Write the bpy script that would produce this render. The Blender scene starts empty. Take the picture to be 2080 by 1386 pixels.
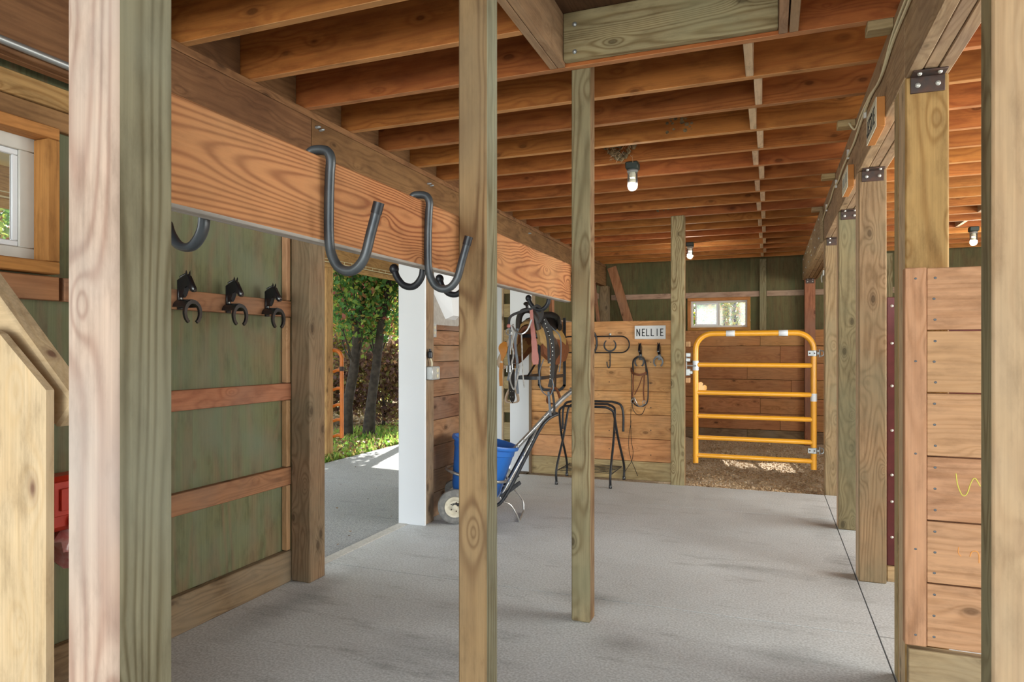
import bpy, bmesh, math, random
import numpy as np
from mathutils import Vector, Matrix, noise

random.seed(7)
RNG = np.random.default_rng(7)
SC = bpy.context.scene
COL = SC.collection

# ------------------------------------------------------------------ camera, world, sun, lights, exposure
F = 1370.0
YAW = math.atan(522 / F)
cam = bpy.data.cameras.new('camera')
cam.sensor_width = 36.0
cam.lens = F / 2080 * 36.0
cam.shift_y = 19.0 / 2080
cam.clip_start = 0.02
cam.clip_end = 300
co = bpy.data.objects.new('camera', cam)
COL.objects.link(co)
co.location = (0, 0, 1.3)
co.rotation_euler = (math.pi / 2, 0, YAW)
SC.camera = co

SUN = Vector((-0.58, 2.28, 1.88)).normalized()
w = bpy.data.worlds.new('world')
SC.world = w
w.use_nodes = True
nt = w.node_tree
nt.nodes.clear()
wo = nt.nodes.new('ShaderNodeOutputWorld')
bg = nt.nodes.new('ShaderNodeBackground')
sky = nt.nodes.new('ShaderNodeTexSky')
sky.sky_type = 'NISHITA'
sky.sun_disc = False
sky.sun_elevation = math.asin(SUN.z)
sky.sun_rotation = math.atan2(SUN.x, SUN.y)
sky.air_density = 1.0
sky.dust_density = 2.5
mx = nt.nodes.new('ShaderNodeMix')
mx.data_type = 'RGBA'
mx.inputs[0].default_value = 0.82
nt.links.new(sky.outputs[0], mx.inputs[6])
mx.inputs[7].default_value = (3.65, 3.85, 3.95, 1)
nt.links.new(mx.outputs[2], bg.inputs[0])
bg.inputs[1].default_value = 0.50
nt.links.new(bg.outputs[0], wo.inputs[0])

sl = bpy.data.lights.new('sun', 'SUN')
sl.energy = 9.0
sl.angle = math.radians(0.6)
sl.color = (1.0, 0.95, 0.86)
so = bpy.data.objects.new('sun', sl)
COL.objects.link(so)
so.rotation_euler = (-SUN).to_track_quat('-Z', 'Y').to_euler()
so.location = (-5, 20, 18)


def area(name, loc, target, sx, sy, power, color=(1, 1, 1)):
    l = bpy.data.lights.new(name, 'AREA')
    l.shape = 'RECTANGLE'
    l.size = sx
    l.size_y = sy
    l.energy = power
    l.color = color
    o = bpy.data.objects.new(name, l)
    COL.objects.link(o)
    o.location = loc
    o.rotation_euler = (Vector(target) - Vector(loc)).to_track_quat('-Z', 'Y').to_euler()
    return o


# added fill lamps standing in for daylight: open end behind camera, stall openings right
area('fill_open_end', (-0.2, -7.0, 1.7), (-0.5, 4.0, 1.3), 7.0, 3.2, 430, (0.97, 0.99, 0.93))
area('fill_stall_opening', (4.0, 5.4, 1.65), (-1.0, 6.6, 1.2), 6.4, 1.9, 330, (1.0, 0.985, 0.90))

SC.view_settings.view_transform = 'Standard'
SC.view_settings.look = 'None'
SC.view_settings.exposure = 0.5
SC.view_settings.gamma = 1.0
SC.view_settings.use_curve_mapping = False

# ------------------------------------------------------------------ materials
def new_mat(name):
    m = bpy.data.materials.new(name)
    m.use_nodes = True
    t = m.node_tree
    b = t.nodes['Principled BSDF']
    return m, t, b


def N(t, typ, **kw):
    n = t.nodes.new(typ)
    for k, v in kw.items():
        setattr(n, k, v)
    return n


def ramp(t, src, stops, interp='LINEAR'):
    r = t.nodes.new('ShaderNodeValToRGB')
    r.color_ramp.interpolation = interp
    e = r.color_ramp.elements
    while len(e) > 1:
        e.remove(e[-1])
    e[0].position, e[0].color = stops[0][0], (*stops[0][1], 1)
    for p, c in stops[1:]:
        x = e.new(p)
        x.color = (*c, 1)
    t.links.new(src, r.inputs[0])
    return r


def mathn(t, op, a, b=None, c=None):
    n = t.nodes.new('ShaderNodeMath')
    n.operation = op
    for i, v in enumerate((a, b, c)):
        if v is None:
            continue
        if isinstance(v, (int, float)):
            n.inputs[i].default_value = v
        else:
            t.links.new(v, n.inputs[i])
    return n.outputs[0]


def mixc(t, fac, a, b, mode='MIX'):
    n = t.nodes.new('ShaderNodeMix')
    n.data_type = 'RGBA'
    n.blend_type = mode
    for i, v in ((0, fac), (6, a), (7, b)):
        if isinstance(v, (int, float)):
            n.inputs[i].default_value = v
        elif isinstance(v, tuple):
            n.inputs[i].default_value = (*v, 1)
        else:
            t.links.new(v, n.inputs[i])
    return n.outputs[2]


_wood = {}


def wood(name, light, dark, axis='Z', ring=9.0, ringc=0.55, knots=0.8, rough=0.75, stain=None, stain_amt=0.4,
         var=0.18, across=7.0, along=0.55, knotc=None, bump=0.12, fibre=0.22):
    key = (name, axis)
    if key in _wood:
        return _wood[key]
    m, t, b = new_mat('wood_' + name + '_' + axis.lower())
    tc = N(t, 'ShaderNodeTexCoord')
    oi = N(t, 'ShaderNodeObjectInfo')
    off = N(t, 'ShaderNodeVectorMath', operation='SCALE')
    cx = N(t, 'ShaderNodeCombineXYZ')
    for i in range(3):
        t.links.new(mathn(t, 'MULTIPLY', oi.outputs['Random'], (17.3, 29.1, 41.7)[i]), cx.inputs[i])
    add = N(t, 'ShaderNodeVectorMath', operation='ADD')
    t.links.new(tc.outputs['Object'], add.inputs[0])
    t.links.new(cx.outputs[0], add.inputs[1])
    mp = N(t, 'ShaderNodeMapping')
    s = [1.0, 1.0, 1.0]
    s['XYZ'.index(axis)] = along / across
    mp.inputs['Scale'].default_value = s
    t.links.new(add.outputs[0], mp.inputs[0])
    # contour field
    n1 = N(t, 'ShaderNodeTexNoise')
    n1.inputs['Scale'].default_value = across
    n1.inputs['Detail'].default_value = 1.2
    n1.inputs['Roughness'].default_value = 0.4
    t.links.new(mp.outputs[0], n1.inputs[0])
    # knots
    mk = N(t, 'ShaderNodeMapping')
    sk = [1.0, 1.0, 1.0]
    sk['XYZ'.index(axis)] = 0.5
    mk.inputs['Scale'].default_value = sk
    t.links.new(add.outputs[0], mk.inputs[0])
    vo = N(t, 'ShaderNodeTexVoronoi')
    vo.inputs['Scale'].default_value = 8.2
    t.links.new(mk.outputs[0], vo.inputs[0])
    kd = vo.outputs['Distance']
    kf = mathn(t, 'MULTIPLY', mathn(t, 'POWER', 2.718, mathn(t, 'MULTIPLY', kd, -6.0)), 0.30 * knots)
    field = mathn(t, 'ADD', n1.outputs['Fac'], kf)
    sn = mathn(t, 'SINE', mathn(t, 'MULTIPLY', field, ring * 2.3 * 6.283))
    r01 = mathn(t, 'MULTIPLY_ADD', sn, 0.5, 0.5)
    r01 = mathn(t, 'POWER', r01, 2.2)
    # fibres
    mf = N(t, 'ShaderNodeMapping')
    sf = [1.0, 1.0, 1.0]
    sf['XYZ'.index(axis)] = 0.02
    mf.inputs['Scale'].default_value = sf
    t.links.new(add.outputs[0], mf.inputs[0])
    nf = N(t, 'ShaderNodeTexNoise')
    nf.inputs['Scale'].default_value = 160
    nf.inputs['Detail'].default_value = 2
    t.links.new(mf.outputs[0], nf.inputs[0])
    col = mixc(t, mathn(t, 'MULTIPLY', r01, ringc), light, dark)
    ff = mathn(t, 'MULTIPLY_ADD', nf.outputs['Fac'], fibre * 2, 1 - fibre)
    grey = N(t, 'ShaderNodeCombineColor')
    for i in range(3):
        t.links.new(ff, grey.inputs[i])
    col = mixc(t, 1.0, col, grey.outputs[0], 'MULTIPLY')
    # mid-size mottling, stretched along the grain
    mm = N(t, 'ShaderNodeMapping')
    sm_ = [1.0, 1.0, 1.0]
    sm_['XYZ'.index(axis)] = 0.28
    mm.inputs['Scale'].default_value = sm_
    t.links.new(add.outputs[0], mm.inputs[0])
    nm_ = N(t, 'ShaderNodeTexNoise')
    nm_.inputs['Scale'].default_value = 17
    nm_.inputs['Detail'].default_value = 6
    nm_.inputs['Roughness'].default_value = 0.68
    t.links.new(mm.outputs[0], nm_.inputs[0])
    rm = ramp(t, nm_.outputs['Fac'], [(0.30, (0.62, 0.60, 0.58)), (0.50, (1, 1, 1)), (0.72, (1.16, 1.15, 1.12))])
    col = mixc(t, 0.85, col, rm.outputs[0], 'MULTIPLY')
    if stain:
        ns = N(t, 'ShaderNodeTexNoise')
        ns.inputs['Scale'].default_value = 2.3
        ns.inputs['Detail'].default_value = 4
        t.links.new(add.outputs[0], ns.inputs[0])
        sm = ramp(t, ns.outputs['Fac'], [(0.42, (0, 0, 0)), (0.68, (1, 1, 1))])
        col = mixc(t, mathn(t, 'MULTIPLY', sm.outputs[0], stain_amt), col, stain)
    km = ramp(t, kd, [(0.085, (1, 1, 1)), (0.13, (0.35, 0.35, 0.35)), (0.24, (0, 0, 0))])
    vr = mathn(t, 'GREATER_THAN', N2(t, vo.outputs['Color']), 0.40)
    kc = knotc or tuple(c * 0.25 for c in dark)
    col = mixc(t, mathn(t, 'MULTIPLY', mathn(t, 'MULTIPLY', km.outputs[0], vr), 0.85 * min(1, knots)), col, kc)
    # per piece value shift
    hv = N(t, 'ShaderNodeHueSaturation')
    t.links.new(mathn(t, 'MULTIPLY_ADD', oi.outputs['Random'], var * 2, 1 - var), hv.inputs['Value'])
    t.links.new(mathn(t, 'MULTIPLY_ADD', mathn(t, 'FRACT', mathn(t, 'MULTIPLY', oi.outputs['Random'], 7.3)), 0.016, 0.492), hv.inputs['Hue'])
    t.links.new(col, hv.inputs['Color'])
    t.links.new(hv.outputs[0], b.inputs['Base Color'])
    b.inputs['Roughness'].default_value = rough
    b.inputs['Specular IOR Level'].default_value = 0.25
    bp = N(t, 'ShaderNodeBump')
    bp.inputs['Strength'].default_value = bump
    bp.inputs['Distance'].default_value = 0.004
    t.links.new(mathn(t, 'ADD', nf.outputs['Fac'], mathn(t, 'MULTIPLY', r01, -0.5)), bp.inputs['Height'])
    t.links.new(bp.outputs[0], b.inputs['Normal'])
    _wood[key] = m
    return m


def N2(t, colsock):
    s = t.nodes.new('ShaderNodeSeparateColor')
    t.links.new(colsock, s.inputs[0])
    return s.outputs[0]


def plain(name, col, rough=0.5, metal=0.0, noise_amt=0.0, noise_scale=30, col2=None, bump=0.0, coat=0.0, spec=None, detail=4):
    m, t, b = new_mat(name)
    b.inputs['Roughness'].default_value = rough
    b.inputs['Metallic'].default_value = metal
    b.inputs['Coat Weight'].default_value = coat
    if spec is not None:
        b.inputs['Specular IOR Level'].default_value = spec
    tc = N(t, 'ShaderNodeTexCoord')
    n = N(t, 'ShaderNodeTexNoise')
    n.inputs['Scale'].default_value = noise_scale
    n.inputs['Detail'].default_value = detail
    t.links.new(tc.outputs['Object'], n.inputs[0])
    c2 = col2 or tuple(c * 0.6 for c in col)
    r = ramp(t, n.outputs['Fac'], [(0.38, (0, 0, 0)), (0.65, (1, 1, 1))])
    c = mixc(t, mathn(t, 'MULTIPLY', r.outputs[0], noise_amt if noise_amt else 0.12), col, c2)
    t.links.new(c, b.inputs['Base Color'])
    if bump:
        bp = N(t, 'ShaderNodeBump')
        bp.inputs['Strength'].default_value = bump
        bp.inputs['Distance'].default_value = 0.003
        t.links.new(n.outputs['Fac'], bp.inputs['Height'])
        t.links.new(bp.outputs[0], b.inputs['Normal'])
    return m


def W(kind, axis):
    K = {
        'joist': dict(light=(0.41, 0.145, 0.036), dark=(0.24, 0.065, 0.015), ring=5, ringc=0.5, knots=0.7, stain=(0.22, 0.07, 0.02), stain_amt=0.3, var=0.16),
        'hookbeam': dict(light=(0.52, 0.24, 0.09), dark=(0.22, 0.065, 0.02), ring=20, ringc=0.85, knots=0.35, across=4.6, along=0.42, stain=(0.60, 0.36, 0.16), stain_amt=0.35, var=0.0, bump=0.25, fibre=0.14),
        'header': dict(light=(0.26, 0.135, 0.06), dark=(0.14, 0.065, 0.027), ring=6, ringc=0.5, stain=(0.12, 0.055, 0.025), stain_amt=0.5),
        'treated': dict(light=(0.31, 0.25, 0.14), dark=(0.15, 0.095, 0.04), ring=8, ringc=0.75, stain=(0.23, 0.22, 0.13), stain_amt=0.6, across=6, along=0.5),
        'greenside': dict(light=(0.235, 0.21, 0.135), dark=(0.10, 0.075, 0.035), ring=8, ringc=0.7, stain=(0.27, 0.275, 0.205), stain_amt=0.6, across=6, along=0.4, var=0.05),
        'pinkfront': dict(light=(0.42, 0.305, 0.24), dark=(0.24, 0.13, 0.095), ring=8, ringc=0.6, stain=(0.37, 0.335, 0.31), stain_amt=0.7, across=5, along=0.4, var=0.03),
        'tan': dict(light=(0.26, 0.158, 0.08), dark=(0.12, 0.055, 0.024), ring=8, ringc=0.75, stain=(0.21, 0.145, 0.085), stain_amt=0.6, across=6, along=0.4, var=0.08, knotc=(0.14, 0.05, 0.025)),
        'tanpale': dict(light=(0.42, 0.275, 0.16), dark=(0.30, 0.175, 0.095), ring=7, ringc=0.4, stain=(0.40, 0.29, 0.19), stain_amt=0.6, across=5, along=0.4, var=0.03, knotc=(0.20, 0.09, 0.05)),
        'rightpost': dict(light=(0.30, 0.205, 0.115), dark=(0.17, 0.105, 0.05), ring=10, ringc=0.6, stain=(0.20, 0.19, 0.12), stain_amt=0.6, across=6, along=0.4, var=0.12),
        'golden': dict(light=(0.42, 0.25, 0.10), dark=(0.25, 0.12, 0.038), ring=9, ringc=0.6, across=5, along=0.3, var=0.0, knotc=(0.12, 0.045, 0.02)),
        'paleedge': dict(light=(0.66, 0.50, 0.33), dark=(0.5, 0.34, 0.2), ring=6, ringc=0.4, var=0.05),
        'rheader': dict(light=(0.47, 0.34, 0.20), dark=(0.30, 0.19, 0.10), ring=8, ringc=0.55, stain=(0.33, 0.24, 0.17), stain_amt=0.5, var=0.06),
        'plank': dict(light=(0.64, 0.335, 0.135), dark=(0.42, 0.185, 0.065), ring=7, ringc=0.5, across=7, along=0.4, knots=0.75, stain=(0.68, 0.42, 0.22), stain_amt=0.5, var=0.1),
        'plankpink': dict(light=(0.54, 0.31, 0.16), dark=(0.36, 0.185, 0.08), ring=7, ringc=0.5, across=7, along=0.4, stain=(0.50, 0.29, 0.16), stain_amt=0.5, var=0.03),
        'plankback': dict(light=(0.42, 0.195, 0.075), dark=(0.25, 0.10, 0.038), ring=7, ringc=0.5, across=7, along=0.4, knots=1.0, stain=(0.45, 0.25, 0.12), stain_amt=0.4, var=0.12),
        'plankold': dict(light=(0.27, 0.145, 0.08), dark=(0.15, 0.072, 0.038), ring=7, ringc=0.5, across=7, along=0.4, stain=(0.30, 0.21, 0.15), stain_amt=0.8, var=0.28),
        'girt': dict(light=(0.37, 0.165, 0.08), dark=(0.22, 0.085, 0.04), ring=7, ringc=0.5, stain=(0.26, 0.16, 0.11), stain_amt=0.6, var=0.15),
        'girtpale': dict(light=(0.40, 0.27, 0.19), dark=(0.25, 0.15, 0.10), ring=7, ringc=0.5, stain=(0.28, 0.21, 0.16), stain_amt=0.6, var=0.1),
        'kick': dict(light=(0.24, 0.16, 0.09), dark=(0.13, 0.08, 0.045), ring=8, ringc=0.6, stain=(0.26, 0.21, 0.15), stain_amt=0.7, var=0.1),
        'kickpale': dict(light=(0.46, 0.34, 0.18), dark=(0.30, 0.20, 0.09), ring=8, ringc=0.6, stain=(0.38, 0.30, 0.18), stain_amt=0.6, var=0.1),
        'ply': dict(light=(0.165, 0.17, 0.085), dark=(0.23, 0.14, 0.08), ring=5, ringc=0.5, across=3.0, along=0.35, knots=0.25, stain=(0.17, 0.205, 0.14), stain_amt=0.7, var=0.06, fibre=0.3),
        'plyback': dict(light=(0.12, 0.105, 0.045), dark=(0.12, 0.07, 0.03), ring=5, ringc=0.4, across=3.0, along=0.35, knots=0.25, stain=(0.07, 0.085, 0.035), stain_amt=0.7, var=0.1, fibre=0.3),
        'subfloor': dict(light=(0.10, 0.05, 0.025), dark=(0.06, 0.03, 0.015), ring=6, ringc=0.5, across=6, along=0.4, var=0.05),
        'casing': dict(light=(0.45, 0.20, 0.06), dark=(0.30, 0.12, 0.035), ring=7, ringc=0.4, knots=0.4, var=0.08),
        'pine': dict(light=(0.57, 0.42, 0.265), dark=(0.48, 0.31, 0.16), ring=7, ringc=0.35, across=4, along=0.3, stain=(0.55, 0.38, 0.20), stain_amt=0.4, knots=1.0, knotc=(0.13, 0.05, 0.035), var=0.05),
        'greenpost': dict(light=(0.225, 0.185, 0.10), dark=(0.13, 0.10, 0.05), ring=10, ringc=0.6, stain=(0.165, 0.17, 0.105), stain_amt=0.5, across=6, along=0.4),
        'joistlit': dict(light=(0.50, 0.245, 0.10), dark=(0.38, 0.15, 0.055), ring=6, ringc=0.3, knots=0.4),  # joist undersides: paler copy with the floor's bounce light painted in
        'weathered': dict(light=(0.40, 0.37, 0.33), dark=(0.28, 0.24, 0.20), ring=7, ringc=0.4, stain=(0.30, 0.25, 0.2), stain_amt=0.5),
        'porch': dict(light=(0.48, 0.28, 0.12), dark=(0.3, 0.15, 0.06), ring=8, ringc=0.5, var=0.08),
    }
    return wood(kind, axis=axis, **K[kind])


def concrete(name, base, dark, scale=1.4, grit=0.25, patches=()):
    m, t, b = new_mat(name)
    tc = N(t, 'ShaderNodeTexCoord')
    geo = N(t, 'ShaderNodeNewGeometry')
    p = geo.outputs['Position']
    n1 = N(t, 'ShaderNodeTexNoise')
    n1.inputs['Scale'].default_value = scale
    n1.inputs['Detail'].default_value = 6
    n1.inputs['Roughness'].default_value = 0.62
    t.links.new(p, n1.inputs[0])
    n2 = N(t, 'ShaderNodeTexNoise')
    n2.inputs['Scale'].default_value = 95
    n2.inputs['Detail'].default_value = 3
    t.links.new(p, n2.inputs[0])
    mp = N(t, 'ShaderNodeMapping')
    mp.inputs['Scale'].default_value = (1.0, 3.4, 1.0)
    mp.inputs['Rotation'].default_value = (0, 0, 0.25)
    t.links.new(p, mp.inputs[0])
    n3 = N(t, 'ShaderNodeTexNoise')
    n3.inputs['Scale'].default_value = 1.9
    n3.inputs['Detail'].default_value = 7
    n3.inputs['Roughness'].default_value = 0.7
    t.links.new(mp.outputs[0], n3.inputs[0])
    r1 = ramp(t, n1.outputs['Fac'], [(0.36, (0, 0, 0)), (0.66, (1, 1, 1))])
    r3 = ramp(t, n3.outputs['Fac'], [(0.56, (0, 0, 0)), (0.72, (1, 1, 1))])
    c = mixc(t, mathn(t, 'MULTIPLY', r1.outputs[0], 0.45), base, dark)
    c = mixc(t, mathn(t, 'MULTIPLY', r3.outputs[0], 0.45), c, tuple(x * 0.45 for x in dark))
    for (sx_, sy_, rx_, ry_) in patches:
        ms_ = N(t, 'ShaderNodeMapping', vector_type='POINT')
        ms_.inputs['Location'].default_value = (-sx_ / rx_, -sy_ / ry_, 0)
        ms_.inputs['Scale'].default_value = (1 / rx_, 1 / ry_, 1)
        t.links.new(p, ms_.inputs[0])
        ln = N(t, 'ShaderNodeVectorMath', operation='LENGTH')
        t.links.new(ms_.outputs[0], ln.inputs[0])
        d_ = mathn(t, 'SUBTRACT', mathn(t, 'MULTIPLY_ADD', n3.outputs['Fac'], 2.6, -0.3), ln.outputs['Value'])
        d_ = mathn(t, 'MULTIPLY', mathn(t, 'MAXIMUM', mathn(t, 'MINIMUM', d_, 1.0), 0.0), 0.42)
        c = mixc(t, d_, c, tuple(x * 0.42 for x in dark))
    r2 = ramp(t, n2.outputs['Fac'], [(0.35, (1 - grit,) * 3), (0.65, (1 + grit * 0.3,) * 3)])
    c = mixc(t, 1.0, c, r2.outputs[0], 'MULTIPLY')
    t.links.new(c, b.inputs['Base Color'])
    b.inputs['Roughness'].default_value = 0.72
    b.inputs['Specular IOR Level'].default_value = 0.35
    bp = N(t, 'ShaderNodeBump')
    bp.inputs['Strength'].default_value = 0.25
    bp.inputs['Distance'].default_value = 0.004
    t.links.new(n2.outputs['Fac'], bp.inputs['Height'])
    t.links.new(bp.outputs[0], b.inputs['Normal'])
    return m


def leafmat(name, stops, trans=0.6):
    m, t, b = new_mat(name)
    g = N(t, 'ShaderNodeNewGeometry')
    r = ramp(t, g.outputs['Random Per Island'], stops)
    t.links.new(r.outputs[0], b.inputs['Base Color'])
    b.inputs['Roughness'].default_value = 0.6
    tr = N(t, 'ShaderNodeBsdfTranslucent')
    t.links.new(r.outputs[0], tr.inputs[0])
    ms = N(t, 'ShaderNodeMixShader')
    ms.inputs[0].default_value = trans
    t.links.new(b.outputs[0], ms.inputs[1])
    t.links.new(tr.outputs[0], ms.inputs[2])
    t.links.new(ms.outputs[0], t.nodes['Material Output'].inputs[0])
    return m


def glassmat(name, haze=0.05, hazec=(0.8, 0.85, 0.9)):
    m, t, b = new_mat(name)
    out = t.nodes['Material Output']
    tr = N(t, 'ShaderNodeBsdfTransparent')
    gl = N(t, 'ShaderNodeBsdfGlossy')
    gl.inputs['Roughness'].default_value = 0.05
    fr = N(t, 'ShaderNodeFresnel')
    ms = N(t, 'ShaderNodeMixShader')
    t.links.new(fr.outputs[0], ms.inputs[0])
    t.links.new(tr.outputs[0], ms.inputs[1])
    t.links.new(gl.outputs[0], ms.inputs[2])
    tc = N(t, 'ShaderNodeTexCoord')
    n = N(t, 'ShaderNodeTexNoise')
    n.inputs['Scale'].default_value = 6
    t.links.new(tc.outputs['Object'], n.inputs[0])
    df = N(t, 'ShaderNodeBsdfTranslucent')
    df.inputs[0].default_value = (*hazec, 1)
    ms2 = N(t, 'ShaderNodeMixShader')
    t.links.new(mathn(t, 'MULTIPLY', n.outputs['Fac'], haze * 2), ms2.inputs[0])
    t.links.new(ms.outputs[0], ms2.inputs[1])
    t.links.new(df.outputs[0], ms2.inputs[2])
    t.links.new(ms2.outputs[0], out.inputs[0])
    return m


M_white = plain('painted_white', (0.74, 0.77, 0.80), 0.45, noise_amt=0.15, noise_scale=3, col2=(0.62, 0.66, 0.70))
M_vinyl = plain('vinyl', (0.60, 0.59, 0.54), 0.4, noise_amt=0.25, noise_scale=12, col2=(0.50, 0.49, 0.44))
M_black = plain('black_iron', (0.014, 0.016, 0.021), 0.42, 0.3, noise_amt=0.3, noise_scale=25, col2=(0.06, 0.065, 0.07), spec=0.6)
M_blackgloss = plain('black_enamel', (0.010, 0.010, 0.012), 0.22, 0.0, spec=0.6)
M_hook = plain('hook_steel', (0.045, 0.053, 0.062), 0.38, 0.45, noise_amt=0.6, noise_scale=14, col2=(0.12, 0.13, 0.135), spec=0.6, bump=0.3)
M_zinc = plain('zinc', (0.42, 0.45, 0.46), 0.42, 0.7, noise_amt=0.3, noise_scale=40, col2=(0.35, 0.37, 0.38))
M_bolt = plain('bolt_metal', (0.62, 0.62, 0.58), 0.4, 0.5)
M_bracket = plain('rusty_bracket', (0.055, 0.045, 0.042), 0.6, 0.3, noise_amt=0.6, noise_scale=22, col2=(0.14, 0.06, 0.035), bump=0.3)
M_yellow = plain('yellow_paint', (0.80, 0.375, 0.025), 0.3, 0.0, noise_amt=0.25, noise_scale=18, col2=(0.70, 0.29, 0.02), coat=0.3)
M_orange = plain('orange_paint', (0.72, 0.20, 0.025), 0.4, 0.0, noise_amt=0.45, noise_scale=10, col2=(0.40, 0.11, 0.03))
M_label = plain('sticker_white', (0.72, 0.76, 0.80), 0.5, noise_amt=0.3, noise_scale=60, col2=(0.55, 0.60, 0.68))
M_sign = plain('sign_white', (0.76, 0.79, 0.80), 0.6, noise_amt=0.3, noise_scale=150, col2=(0.60, 0.63, 0.64))
M_signyl = plain('sign_cream', (0.78, 0.78, 0.62), 0.6, noise_amt=0.2, noise_scale=150, col2=(0.66, 0.66, 0.52))
M_ink = plain('letter_ink', (0.02, 0.025, 0.03), 0.6)
M_signwood = plain('sign_wood_edge', (0.52, 0.21, 0.045), 0.7, noise_amt=0.4, noise_scale=30, col2=(0.42, 0.16, 0.04))
M_cable = plain('cable_sheath', (0.74, 0.68, 0.44), 0.5)
M_blue = plain('blue_plastic', (0.015, 0.13, 0.50), 0.38, noise_amt=0.35, noise_scale=30, col2=(0.03, 0.17, 0.50), bump=0.05)
M_rubber = plain('rubber', (0.17, 0.17, 0.165), 0.85, noise_amt=0.6, noise_scale=35, col2=(0.30, 0.29, 0.27), bump=0.5)
M_hub = plain('cream_rim', (0.66, 0.62, 0.50), 0.45, noise_amt=0.4, noise_scale=30, col2=(0.40, 0.34, 0.24))
M_chrome = plain('worn_chrome', (0.46, 0.47, 0.47), 0.3, 0.75, noise_amt=0.6, noise_scale=24, col2=(0.24, 0.20, 0.17), bump=0.2)
M_leatherb = plain('black_leather', (0.016, 0.013, 0.012), 0.5, noise_amt=0.4, noise_scale=60, col2=(0.035, 0.025, 0.02), bump=0.2, spec=0.35)
M_leatherbr = plain('brown_leather', (0.17, 0.06, 0.025), 0.55, noise_amt=0.5, noise_scale=30, col2=(0.08, 0.028, 0.012), bump=0.2, spec=0.25)
M_leatherol = plain('olive_leather', (0.33, 0.20, 0.06), 0.5, noise_amt=0.5, noise_scale=20, col2=(0.16, 0.10, 0.035), bump=0.3)
M_latigo = plain('latigo_leather', (0.52, 0.21, 0.04), 0.45, noise_amt=0.4, noise_scale=30, col2=(0.45, 0.17, 0.03))
M_pinkstrap = plain('faded_red_leather', (0.46, 0.17, 0.14), 0.55, noise_amt=0.4, noise_scale=30, col2=(0.32, 0.10, 0.08))
M_fleece = plain('fleece', (0.44, 0.35, 0.26), 0.95, noise_amt=0.5, noise_scale=60, col2=(0.40, 0.30, 0.22), bump=0.9)
M_rope = plain('pale_rope', (0.40, 0.38, 0.35), 0.8, noise_amt=0.7, noise_scale=70, col2=(0.16, 0.15, 0.14), bump=0.6)
M_greystrap = plain('grey_strap', (0.12, 0.135, 0.16), 0.5, noise_amt=0.4, noise_scale=60, col2=(0.10, 0.11, 0.12))
M_red = plain('red_plastic', (0.62, 0.045, 0.02), 0.35, noise_amt=0.2)
M_darkred = plain('dark_red_steel', (0.09, 0.018, 0.018), 0.4, 0.2, noise_amt=0.5, noise_scale=12, col2=(0.16, 0.03, 0.035))
M_clearbag = plain('clear_bag', (0.55, 0.30, 0.28), 0.15, noise_amt=0.6, noise_scale=30, col2=(0.45, 0.05, 0.05))
M_greyboard = plain('grey_board', (0.36, 0.34, 0.31), 0.7, noise_amt=0.4, noise_scale=30)
M_outlet = plain('grey_steel_box', (0.50, 0.52, 0.52), 0.4, 0.4, noise_amt=0.5, noise_scale=40, col2=(0.35, 0.37, 0.36))
M_beige = plain('beige_socket', (0.60, 0.54, 0.38), 0.45)
M_cfl = plain('lamp_tube', (0.62, 0.63, 0.52), 0.4)
M_lampbase = plain('dark_lamp_base', (0.02, 0.035, 0.03), 0.5)
M_nest = plain('dried_mud_straw', (0.30, 0.23, 0.12), 0.95, noise_amt=0.9, noise_scale=45, col2=(0.08, 0.06, 0.035), bump=1.0)
M_bed = plain('wood_shavings', (0.70, 0.58, 0.42), 0.95, noise_amt=0.8, noise_scale=38, col2=(0.48, 0.35, 0.22), bump=1.0, detail=8)
M_chip = leafmat('shaving_flakes', [(0.0, (0.72, 0.56, 0.36)), (0.45, (0.55, 0.38, 0.21)), (0.8, (0.36, 0.23, 0.12)), (1.0, (0.80, 0.70, 0.54))], 0.1)
M_conc = concrete('floor_concrete', (0.64, 0.67, 0.69), (0.47, 0.48, 0.48), patches=[(-0.035, 4.25, 0.30, 0.12), (-0.90, 3.45, 0.30, 0.13), (-0.62, 2.95, 0.16, 0.14), (-1.9, 4.55, 0.35, 0.30), (0.38, 5.6, 0.16, 0.9), (0.42, 4.3, 0.12, 0.5), (-1.4, 2.6, 0.5, 0.2), (0.1, 3.1, 0.3, 0.12), (-2.3, 2.9, 0.14, 0.8)])  # stain ellipses; the one by the middle post also paints in its shadow
M_pave = concrete('pavement_concrete', (0.40, 0.42, 0.44), (0.31, 0.32, 0.33), 1.0, 0.4)
M_sill = concrete('sill_concrete', (0.60, 0.59, 0.56), (0.48, 0.47, 0.44), 3, 0.15)
M_soil = plain('leaf_litter', (0.26, 0.17, 0.085), 0.95, noise_amt=0.9, noise_scale=9, col2=(0.13, 0.12, 0.045), bump=1.0, detail=8)
M_bark = plain('bark', (0.075, 0.062, 0.052), 0.95, noise_amt=0.7, noise_scale=14, col2=(0.02, 0.017, 0.015), bump=1.0)
M_soffit = plain('soffit', (0.62, 0.58, 0.38), 0.7, noise_amt=0.1)
M_glass = glassmat('clear_glass', 0.03)
M_glasshaze = glassmat('sky_reflection_glass', 0.16, (0.40, 0.50, 0.52))  # haze puts a whitish sky reflection into the pane's colour
M_jar = glassmat('lamp_glass', 0.05)
M_L1 = leafmat('leaves_green_red', [(0.0, (0.07, 0.22, 0.07)), (0.5, (0.16, 0.34, 0.09)), (0.8, (0.42, 0.52, 0.10)), (0.93, (0.52, 0.25, 0.12)), (1.0, (0.50, 0.14, 0.15))])
M_L2 = leafmat('leaves_yellow_green', [(0.0, (0.14, 0.28, 0.05)), (0.4, (0.38, 0.46, 0.07)), (0.75, (0.62, 0.50, 0.08)), (1.0, (0.60, 0.25, 0.06))])
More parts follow.
